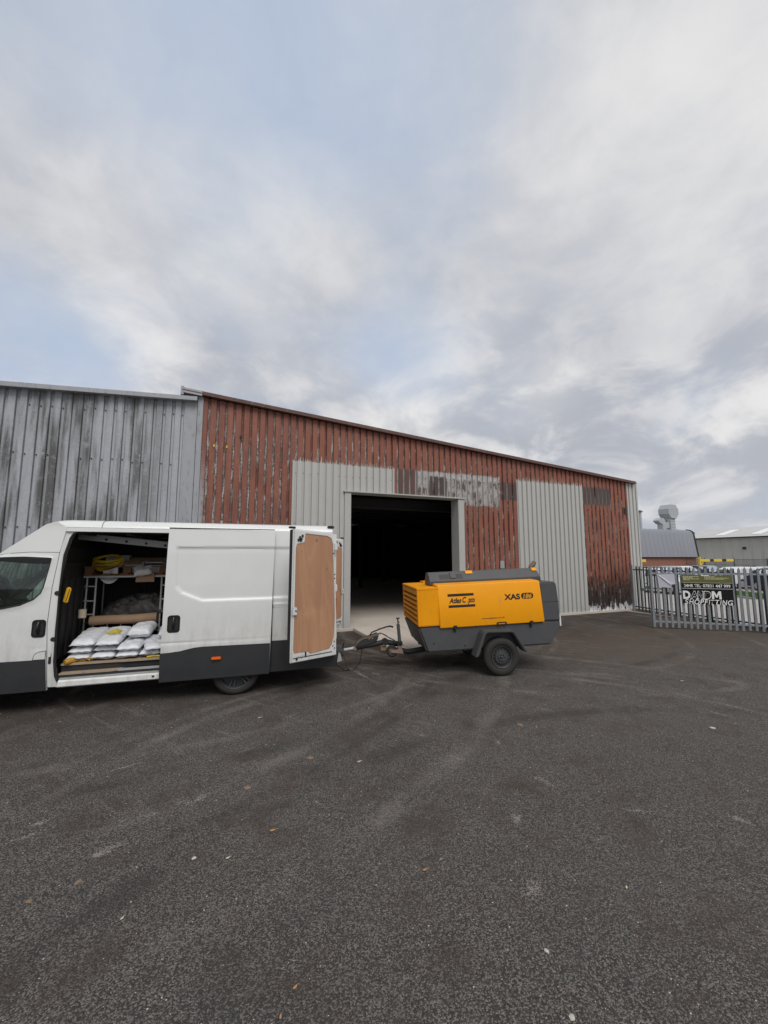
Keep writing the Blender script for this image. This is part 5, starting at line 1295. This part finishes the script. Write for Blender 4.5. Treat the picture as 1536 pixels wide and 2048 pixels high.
# rows of print too small to read
for x0, x1, z_ in ((.03, .40, 1.450), (.035, .26, 1.418), (.04, .42, 1.388), (.04, .18, 1.360), (.53, .78, 1.450), (.53, 1.08, 1.418), (.53, .98, 1.388)):
    x = x0
    while x < x1:
        wl_ = rnd.uniform(.02, .07); bstrip('small_print', x, min(x + wl_, x1), z_ - .007, z_ + .007, M['cream'], .005, 2); x += wl_ + .012
bstrip('logo_bar', .46, .64, 1.470, 1.492, M['print_white'], .005, 6)
onwav(text('24HR TEL:', 'lettering', M['print_white'], bn, .045, 1.166, .40, .080, -.006, 0, .012))
onwav(text('07831 447 999', 'lettering', M['print_white'], bn, .485, 1.166, .62, .080, -.006, 0, .012))
LZ, LH = .852, .212
def glyph(ch, x0, w_, shear, out, inn):
    if out is not None: onwav(text(ch, 'lettering' if inn is None else 'lettering_outline', M['print_white'], bn, x0, LZ, w_, LH, -.006, shear, out))
    if inn is not None: onwav(text(ch, 'lettering', M['banner'], bn, x0 + .016, LZ + .014, w_ - .032, LH - .028, -.009, shear, inn))
glyph('D', .006, .170, .0, .045, None)
glyph('A', .165, .185, .12, .05, .02); glyph('N', .335, .150, .12, .05, .02); glyph('D', .475, .185, .12, .05, .02)
mp = [(0, 0), (.02, 1), (.28, 1), (.5, .50), (.73, 1), (.98, 1), (1.0, 0), (.77, 0), (.75, .62), (.57, .20), (.43, .20), (.25, .62), (.23, 0)]
mo = G().prism([(a * .215, b * LH) for a, b in mp], 1, -.001, 0).build('lettering', M['print_white'], bn, loc=(.668, -.007, LZ)); onwav(mo)
xx = .030
for ch, w_ in zip('SHOPFITTING', (.098, .118, .125, .10, .092, .042, .10, .10, .042, .122, .126)):
    onwav(text(ch, 'lettering', M['print_white'], bn, xx, .705, w_ - .004, .128, -.009, .22, .012)); xx += w_ + .004

# folded notice
nt = thing('paper_notice', 'folded pale paper notice tied to the gate beside the banner', 'notice', gA + Vector((cos(gang), sin(gang), 0)) * .135 + Vector((sin(gang), -cos(gang), 0)) * .025, (0, 0, gang))
npap = mat('notice_paper', build=worn((.50, .49, .56), .1, 5, (.35, .35, .4), .3), rough=.6)
G().hexa([(0, 0, 1.50), (.42, 0, 1.515), (.43, -.002, 1.235), (.33, -.012, 1.225), (0, .003, 1.50), (.42, .003, 1.515), (.43, .001, 1.235), (.33, -.009, 1.225)]).build('upper_fold', npap, nt)
G().hexa([(0, -.006, 1.50), (.33, -.018, 1.19), (.32, -.012, 1.13), (.025, -.005, 1.15), (0, -.003, 1.50), (.33, -.015, 1.19), (.32, -.009, 1.13), (.025, -.002, 1.15)]).build('lower_fold', npap, nt)
G().tube([(.03, -.012, 1.487), (.16, -.024, 1.365), (.33, -.020, 1.195)], [.008, .012, .010], 6).build('crease', M['print_white'], nt)

# ------------------------------------------------------------------ beyond the fence
bb = thing('brick_building', 'brick building with big grey mansard roof and steel ductwork', 'building', (30, 27, 0))
BX0, BX1 = 0, 16.75
G().box(BX0, BX1 - .1, .25, 14, -.02, 1.86).build('wall', M['brick'], bb)
G().box(BX0, BX1, .10, 14.1, 1.861, 1.95).build('eaves_band', M['black'], bb)
pr = [(-.02, 1.951), (.0, 1.951), (.30, 4.35), (.42, 4.62), (.65, 4.78), (1.0, 4.84), (14, 4.9), (14, 1.951)]
g = G(); g.prism([(a, b) for a, b in pr[1:]], 0, BX0, BX1 - .16); mn = g.build('mansard_roof', M['mansard'], bb, smooth=30)
seam = G().tube([(0, -.008, 1.97), (0, .29, 4.33), (0, .42, 4.63), (0, .65, 4.79)], .005, 4).mesh('standing_seam', M['mansard'])
for k in range(16): link('standing_seam', seam, bb, (6.3 + k * .65, 0, 0))
pv = [(-.06, 1.90), (.25, 4.38), (.38, 4.68), (.62, 4.85), (1.0, 4.93), (1.0, 4.80), (.66, 4.72), (.46, 4.58), (.34, 4.34), (.05, 1.90)]
G().prism(pv, 0, BX1 - .155, BX1 + .02).build('verge_trim', M['black'], bb)
G().box(BX1 - .28, BX1 - .02, .6, 13.8, 0, 4.75).build('end_wall', M['shed_wall'], bb)
fl = G(); fl.lathe([(4.80, .12), (6.60, .12)], (9.87, 1.2, 0), 2, 14); fl.build('flue', M['duct'], bb, smooth=40)
G().lathe([(6.55, .25), (6.63, .25), (6.78, .02)], (9.87, 1.2, 0), 2, 14).build('flue_cap', M['galv_dk'], bb)
# octagonal louvred cowl and its square duct
cx, cy = 14.77, 1.5
g = G(); g.box(cx - .40, cx + .40, cy - .40, cy + .40, 4.86, 6.05); dk = g.build('duct', M['duct'], bb, bev=.02)
for z_ in (5.15, 5.45, 5.75): G().box(cx - .43, cx + .43, cy - .43, cy + .43, z_, z_ + .03).build('duct_flange', M['duct'], dk)
G().box(cx - .52, cx + .52, cy - .52, cy + .52, 4.84, 4.90).build('duct_base', M['duct'], dk)
G().box(cx - .1, cx + .41, cy - .415, cy - .402, 5.98, 6.05).build('duct_slot', M['print_black'], dk)
oc = [(-.40, 6.06), (.40, 6.06), (.80, 6.55), (.80, 7.05), (.42, 7.55), (-.42, 7.55), (-.80, 7.05), (-.80, 6.55)]
g = G(); g.prism([(cx + a * 1.02, b) for a, b in oc], 1, cy - .55, cy + .55); cw = g.build('duct_cowl', M['duct'], bb, bev=.02)
for z_ in (6.55, 6.80, 7.05): G().box(cx - .83, cx + .83, cy - .565, cy + .565, z_ - .012, z_ + .012).build('cowl_seam', M['duct'], cw)
# gooseneck intake
g = G(); gx = 13.35
pp = [(gx, 4.86), (gx, 5.42), (gx - .12, 5.62), (gx - .36, 5.72)]
hood_ = [(gx + .30, 4.86), (gx + .30, 5.55), (gx + .20, 5.85), (gx + .02, 6.03), (gx - .30, 6.08), (gx - .62, 5.96), (gx - .92, 5.76), (gx - .62, 5.52), (gx - .42, 5.44), (gx - .24, 5.42), (gx - .24, 4.86)]
g.prism(hood_, 1, 1.1, 1.7); g.build('duct_gooseneck', M['duct'], bb, bev=.02)
G().box(gx - .32, gx + .38, 1.0, 1.8, 4.84, 4.90).build('duct_base', M['duct'], bb)
g = G(); g.grid(lambda a, b: (gx + .30 + .32 * a, 1.1 + .8 * b, 5.9 - .25 * a + .1 * sin(pi * b)), 4, 6); g.box(gx + .31, cx - .41, 1.2, 1.8, 5.0, 5.72); g.build('duct_link', M['duct'], bb)
G().lathe([(-.1, .07), (.0, .08)], (BX1 + .06, .3, 3.6), 0, 8).build('security_light', M['lamp_clear'], bb)

sh = thing('industrial_shed', 'grey green clad industrial shed with pale roof and skylights beyond the mesh fence', 'building', (58, 8, 0))
SY0, SY1 = 0, 27.5
pm_ = []
def shedsheet(a, b):
    g = G(); vs = []; fs = []; y_ = a; ys = []
    while y_ < b - .01:
        ys += [(y_, 0), (min(y_ + .62, b), 0), (min(y_ + .70, b), .05), (min(y_ + .92, b), .05)]; y_ += 1.0
    ys.append((b, 0))
    for q, dd in ys: vs += [(dd, q, 0), (dd, q, 4.30)]
    n = len(ys); return g.add(vs, [(2 * i, 2 * i + 1, 2 * i + 3, 2 * i + 2) for i in range(n - 1)])
for k in range(7): shedsheet(k * 4.0, min((k + 1) * 4.0, SY1)).build('wall_panel', M['shed_wall'], sh, recalc=False)
G().box(.06, 12, .0, SY1, 0, 4.2).build('wall', M['shed_wall'], sh)
g = G(); rs = [(-.35, 4.36), (6.6, 5.9), (13, 4.36), (13, 4.26), (6.6, 5.8), (-.35, 4.26)]; g.prism(rs, 1, -.3, SY1 + .3); g.build('roof', M['shed_roof'], sh)
G().box(-.45, -.25, -.3, SY1 + .3, 4.22, 4.37).build('gutter', M['black'], sh)
for y_ in (1.5, 6.5, 11.4, 15.3, 19.2, 23.0):
    g = G(); g.hexa([(.9, y_, 4.66), (.9, y_ + 1.0, 4.66), (4.6, y_ + 1.0, 5.48), (4.6, y_, 5.48), (.9, y_, 4.69), (.9, y_ + 1.0, 4.69), (4.6, y_ + 1.0, 5.51), (4.6, y_, 5.51)])
    g.build('skylight', M['rooflight'], sh)
g = G(); g.prism([(-.25, 2.9), (.0, 2.85), (.0, 3.15), (-.12, 3.1)], 1, 20.3, 20.6); g.build('wall_lamp', M['black'], sh)

# height barrier
hb = thing('height_barrier', 'yellow and black striped height barrier on a post behind the gate', 'barrier', (34.66, 20, 0))
G().box(-.07, .07, -.07, .07, 0, 1.98).build('post', M['yel_paint'], hb, bev=.01)
for k, (a, b) in enumerate(((.073, 1.20), (1.20, 1.68), (1.68, 2.75), (2.75, 3.32), (3.32, 4.3), (4.3, 4.42))):
    G().box(a, b - .003, -.07, .07, 1.60, 1.80).build('stripe', M['yel_paint'] if k % 2 == 0 else M['print_black'], hb)
G().hexa([(.072, -.04, 1.28), (.13, -.04, 1.28), (.42, -.04, 1.598), (.34, -.04, 1.598), (.072, .04, 1.28), (.13, .04, 1.28), (.42, .04, 1.598), (.34, .04, 1.598)]).build('brace', M['yel_paint'], hb)
hb2 = thing('height_barrier', 'yellow barrier arm end showing just right of the warehouse corner', 'barrier', (25.0, 20, 0))
G().box(-.13, .13, -.1, .1, 0, 1.98).build('post', M['yel_paint'], hb2, bev=.01)
G().box(.131, 3.45, -.07, .07, 1.60, 1.80).build('arm', M['yel_paint'], hb2)

# mesh fence in front of the shed
mf = thing('mesh_fence', 'dark green welded mesh fence in front of the grey shed', 'fence', (45, 8, 0))
mfm = mat('green_mesh', (.055, .07, .06), .6)
for k in range(9): G().box(-.04, .04, k * 2.5 - .03, k * 2.5 + .03, 0, 1.86).build('fence_post', mfm, mf)
g = G()
for k in range(270): y_ = k * .0745; g.box(-.007, .007, y_ - .008, y_ + .008, .05, 1.76)
for z_ in (.1, .65, 1.2, 1.72): g.box(.008, .02, 0, 20, z_ - .012, z_ + .012)
o = g.build('mesh_wires', mfm, mf); o['kind'] = 'stuff'


# parked cars
def car(x, y_, rz, paint, label, hatch=.0, van_=False, sc=.89):
    c = thing('parked_car', label, 'car', (x * sc, y_ * sc, -.012), (0, 0, R_(rz)), 'cars parked beyond the fence'); c.scale = (.92, .92, .92)
    W = .88; H = 1.46 if not van_ else 1.85
    low = [(-2.05, .25), (-2.12, .5), (-2.05, .72), (-1.25, .90), (1.75, .98), (2.02, .92), (2.08, .55), (2.02, .25)]
    low = low[:-1] + [(2.02, .25)] + [(1.28 + .34 * cos(a), .30 + .34 * sin(a)) for a in [R_(q) for q in (0, 45, 90, 135, 180)]] + [(-1.28 + .34 * cos(a), .30 + .34 * sin(a)) for a in [R_(q) for q in (0, 45, 90, 135, 180)]]
    b = G().prism(low, 1, -W, W).build('body', paint, c, bev=.05, smooth=40)
    up = [(-1.20, .90), (-.45, H - .03), (-.2, H), (1.15, H - .02), (1.62 + hatch, 1.25), (1.85 + hatch * .5, .965)]
    n = len(up); k = lambda z_: W - .03 - .20 * (z_ - .9) / (H - .9)
    vs = [(a, -k(z_), z_) for a, z_ in up] + [(a, k(z_), z_) for a, z_ in up]
    G().add(vs, [tuple(range(n - 1, -1, -1)), tuple(range(n, 2 * n))] + [(i, (i + 1) % n, n + (i + 1) % n, n + i) for i in range(n)]).build('cabin', paint, c, bev=.04)
    for s in (-1, 1):
        q = lambda z_: s * (k(z_) + .004); zb, zt = 1.0, H - .10
        for a0, a1, b0, b1 in ((-.95, .10, -.42, .10), (.18, 1.45, .18, 1.12)):
            G().add([(a0, q(zb), zb), (a1, q(zb), zb), (b1, q(zt), zt), (b0, q(zt), zt)], [(0, 1, 2, 3)]).build('side_window', M['glass_dk'], c, recalc=False)
    sw = W - .16
    def slab(name, p0, p1, m):
        d_ = Vector((p1[0] - p0[0], 0, p1[1] - p0[1])); nn = Vector((d_.z, 0, -d_.x)).normalized() * (.006)
        if (nn.x * (p0[0] - .3)) < 0: nn = -nn
        G().add([(p0[0] + nn.x, -sw, p0[1] + nn.z), (p0[0] + nn.x, sw, p0[1] + nn.z), (p1[0] + nn.x, sw - .1, p1[1] + nn.z), (p1[0] + nn.x, -sw + .1, p1[1] + nn.z)], [(0, 1, 2, 3)]).build(name, m, c, recalc=False)
    slab('windscreen', (-1.12, .96), (-.52, H - .08), M['glass_dk'])
    slab('rear_window', (1.80 + hatch * .6, 1.02), (1.60 + hatch * .9, 1.27), M['glass_dk']) 
    for xw in (-1.28, 1.28):
        for s in (-1, 1):
            wl = G().lathe([(0, .20), (-.01, .28), (.02, .31), (.18, .31), (.20, .2)] if s < 0 else [(0, .20), (.01, .28), (-.02, .31), (-.18, .31), (-.20, .2)], (xw, s * (W + .005), .312), 1, 20).build('wheel', M['tyre'], c, smooth=50)
            G().lathe([(s * .004, .20), (s * .012, .19), (s * -.02, .05), (s * -.02, .0)], (xw, s * (W + .005), .312), 1, 20).build('rim', M['alu'], wl)
    for s in (-1, 1):
        G().box(-2.12, -1.95, s * .62 - .16, s * .62 + .16, .60, .73).build('headlight', M['lamp_clear'], c, bev=.03)
        G().box(1.98, 2.09, s * .68 - .12, s * .68 + .12, .66, .84).build('tail_light', M['lamp_red'], c, bev=.02)
        G().box(-.95, -.80, s * (W + .06) - .08, s * (W + .06) + .08, .93, 1.05).build('wing_mirror', paint, c, bev=.03)
    G().box(-2.135, -2.10, -.26, .26, .42, .53).build('number_plate', M['print_white'], c)
    G().box(-2.125, -2.08, -.5, .5, .55, .66).build('grille', M['black'], c)
    return c


cw_ = mat('car_white', (.72, .73, .73), .25); cs_ = mat('car_silver', (.34, .36, .38), .3, .6); cb_ = mat('car_navy', (.02, .03, .06), .25)
ck_ = mat('car_black', (.015, .015, .017), .25); cr_ = mat('car_red', (.25, .02, .02), .3)
car(25.8, 17.6, 95, cw_, 'white car parked nearest the warehouse corner beyond the fence')
car(31.2, 20.6, 92, cs_, 'silver car second in the row behind the folded notice', .1)
car(33.9, 21.0, 88, cw_, 'white car in the middle of the row under the brick wall')
car(36.4, 21.3, 91, ck_, 'black car in the row below the mansard roof', .1)
car(39.0, 22.2, 90, cs_, 'grey silver car in the row by the barrier post')
car(29.0, 19.9, 90, cr_, 'dark red car beside the nearest white car in the row')
car(35.6, 17.4, 160, cw_, 'white car standing above the grass patch right of the banner')
car(33.6, 14.2, 75, cb_, 'dark blue car at the right edge seen between the gate pales', .1)
car(40.5, 18.4, 15, cs_, 'silver car parked along the mesh fence')
# grass verge
def verge(x, y_, L, W, rz):
    o = thing('grass_verge', None, None, (x, y_, 0), (0, 0, R_(rz))); o['kind'] = 'stuff'
    g = G()
    for k in range(5200):
        a, b = rnd.uniform(-L, L), rnd.uniform(-W, W); h = rnd.uniform(.06, .17); t_ = rnd.uniform(0, 6.3); q = .012
        lx, ly = rnd.uniform(-.05, .05), rnd.uniform(-.05, .05)
        g.add([(a - q * cos(t_), b - q * sin(t_), 0), (a + q * cos(t_), b + q * sin(t_), 0), (a + lx, b + ly, h)], [(0, 1, 2)])
    o2 = g.build('grass', M['grass'], o, recalc=False); o2['kind'] = 'stuff'
    s = G().box(-L - .05, L + .05, -W - .05, W + .05, -.02, .03).build('soil', mat('verge_soil', build=worn((.06, .10, .025), .4, 3, (.06, .045, .03), .5), rough=.9), o); s['kind'] = 'stuff'
    return o
verge(25.4, 12.7, 2.1, 1.15, 62)
G().hexa([(-2.2, -.05, -.02), (2.2, -.05, -.02), (2.2, .05, -.02), (-2.2, .05, -.02), (-2.2, -.05, .07), (2.2, -.05, .07), (2.2, .05, .07), (-2.2, .05, .07)])
tag(G().box(-2.3, 2.3, -.06, .06, -.03, .07).build('verge_kerb', M['kerb'], None, loc=(24.35, 13.25, 0), rot=(0, 0, R_(62))), kind='structure')
# far trees peeping over the roofs
def tree(x, y_, h, s, label, seed):
    o = thing('tree', label, 'tree', (x, y_, 0), (0, 0, 0), 'trees far behind the shed'); r = random.Random(seed)
    G().tube([(0, 0, 0), (.1, 0, h * .4), (.0, .1, h * .75)], [.25, .18, .06], 7).build('trunk', M['bark'], o)
    g = G()
    for k in range(1500):
        a = r.uniform(0, 6.28); z_ = r.random(); rr = s * (sin(pi * min(1, .15 + z_ * .85)) ** .6) * r.random() ** .5 * (.8 + .4 * mnoise.noise(Vector((a, z_ * 3, seed))))
        p = Vector((rr * cos(a), rr * sin(a), h * (.35 + .65 * z_))); q = s * .085
        u_ = Vector((r.uniform(-1, 1), r.uniform(-1, 1), r.uniform(-1, 1))).normalized() * q; v_ = u_.cross(Vector((r.uniform(-1, 1), r.uniform(-1, 1), r.uniform(-1, 1)))).normalized() * q
        g.add([p - u_, p + v_, p + u_, p - v_], [(0, 1, 2, 3)])
    g.build('crown', M['foliage'], o, recalc=False)
for i, (x, y_, h, s, lb) in enumerate(((101, 59.2, 7.6, 1.6, 'leftmost dark tree just over the shed roof by the mansard'), (104, 58.2, 7.1, 1.4, 'small dark tree right of the leftmost one over the shed roof'), (107, 58.0, 7.2, 1.5, 'low dark tree third along above the shed roof'))): tree(x, y_, h, s, lb, i + 3)

# ------------------------------------------------------------------ litter on the yard
def leaf(x, y_, L, rz, m, curl):
    g = G(); pts = [(-1, 0), (-.6, .42), (0, .55), (.55, .36), (1, 0), (.55, -.36), (0, -.55), (-.6, -.42)]
    g.add([(a * L / 2, b * L / 2 * .8, .004 + curl * (a * a + b * b) * L) for a, b in pts] + [(a * L / 2, b * L / 2 * .8, .006 + curl * (a * a + b * b) * L) for a, b in pts], [tuple(range(7, -1, -1)), tuple(range(8, 16))] + [(i, (i + 1) % 8, 8 + (i + 1) % 8, 8 + i) for i in range(8)])
    g.tube([(L / 2, 0, .006 + curl * L), (L * .8, 0, .004)], .0015, 4)
    return g.build('fallen_leaf', m, None, loc=(x, y_, 0), rot=(0, 0, rz))
LEAVES = [
    (1.33, 3.95, .085, .25, 'leaf_pale', .10, 'pale dry leaf on the asphalt midway between camera and van tail'),
    (.43, 3.25, .085, .05, 'leaf_tan', .02, 'thin tan leaf sliver lying on the asphalt left of centre'),
    (.12, 3.08, .055, .4, 'leaf_pale', .15, 'small pale leaf fragment beside a white chip, left of centre'),
    (-.43, 2.82, .045, .9, 'leaf_pale', .12, 'pale yellowish leaf bit in the lower left of the yard'),
    (2.36, 1.92, .045, .7, 'leaf_pale', .1, 'pale leaf bit alone in the lower right of the yard'),
    (.40, 2.10, .050, .5, 'leaf_tan', .14, 'orange tan leaf near the bottom edge left of centre'),
    (.32, 2.0, .040, 1.3, 'leaf_tan', .2, 'curled orange leaf lowest of all at the bottom edge'),
    (1.29, 2.50, .06, .1, 'leaf_tan', .1, 'small twisted tan leaf low in the middle of the yard'),
    (6.98, 4.44, .10, -.2, 'leaf_pale', .02, 'pale flat scrap on the asphalt right of the trailer wheel'),
    (.52, 5.44, .09, .2, 'leaf_pale', .05, 'pale leaf on the asphalt just in front of the van rear wheel'),
    (3.52, 3.93, .07, .9, 'leaf_tan', .05, 'tan leaf lying in front of the trailer wheel'),
]
for x, y, L, rz, m, cu, lb in LEAVES: tag(leaf(x, y, L * .55, rz, M[m], cu), lb, 'leaf', 'fallen leaves on the yard')
CLODS = [
    (.29, 3.90, .026, 'clay', 'round brown mud clod left of the pale mid-yard leaf'),
    (-.74, 3.22, .018, 'clay', 'flat brown mud clod in the lower left of the yard'),
    (-.96, 3.16, .016, 'clay', 'brown mud clod nearest the left edge of the yard'),
    (.90, 4.21, .028, 'clay', 'small brown mud clod in front of the van tail'),
    (1.5, 1.53, .012, 'grit', 'white stone at the bottom right corner of the yard'),
    (1.62, 1.80, .010, 'grit', 'small white stone low on the right of the yard'),
    (5.41, 3.14, .028, 'grit', 'white stone scrap on the right of the yard'),
    (-.09, 3.17, .012, 'grit', 'tiny white chip beside the small pale leaf fragment'),
    (3.39, 4.06, .030, 'clay', 'brown mud clod in front of the trailer wheel'),
]
for i, (x, y, r, m, lb) in enumerate(CLODS):
    bm = bmesh.new(); bmesh.ops.create_icosphere(bm, subdivisions=2, radius=r)
    for v in bm.verts:
        k = 1 + .45 * mnoise.noise(v.co / r * 1.1 + Vector((i * 5, 0, 0))); v.co = Vector((v.co.x * k * 1.25, v.co.y * k, max(v.co.z * k * (.32 if m == 'clay' else .6), -r * .1)))
    me = bpy.data.meshes.new('clod'); bm.to_mesh(me); bm.free(); me.materials.append(M[m])
    tag(link('mud_clod' if m == 'clay' else 'stone', me, None, (x, y, r * .06), (0, 0, i)), lb, 'clod' if m == 'clay' else 'stone', 'bits lying on the yard')
# loose grit scattered over the yard
g = G()
for k in range(1300):
    d_ = 1.0 + 9 * rnd.random() ** 1.5; a = rnd.uniform(-.45, 1.25); x, y = d_ * sin(a), d_ * cos(a)
    if y > 7.7: continue
    r = rnd.choice((.0022, .003, .003, .0045)) * (.7 + .12 * d_) ; t_ = rnd.uniform(0, 6.3); e = rnd.uniform(.5, 1.6)
    p = [(x + r * e * cos(t_ + q), y + r * sin(t_ + q), .001) for q in (0, 1.57, 3.14, 4.71)]
    g.add(p + [(x, y, r * .9)], [(0, 1, 4), (1, 2, 4), (2, 3, 4), (3, 0, 4)])
tag(g.build('grit', M['grit'], None, recalc=False), kind='stuff')
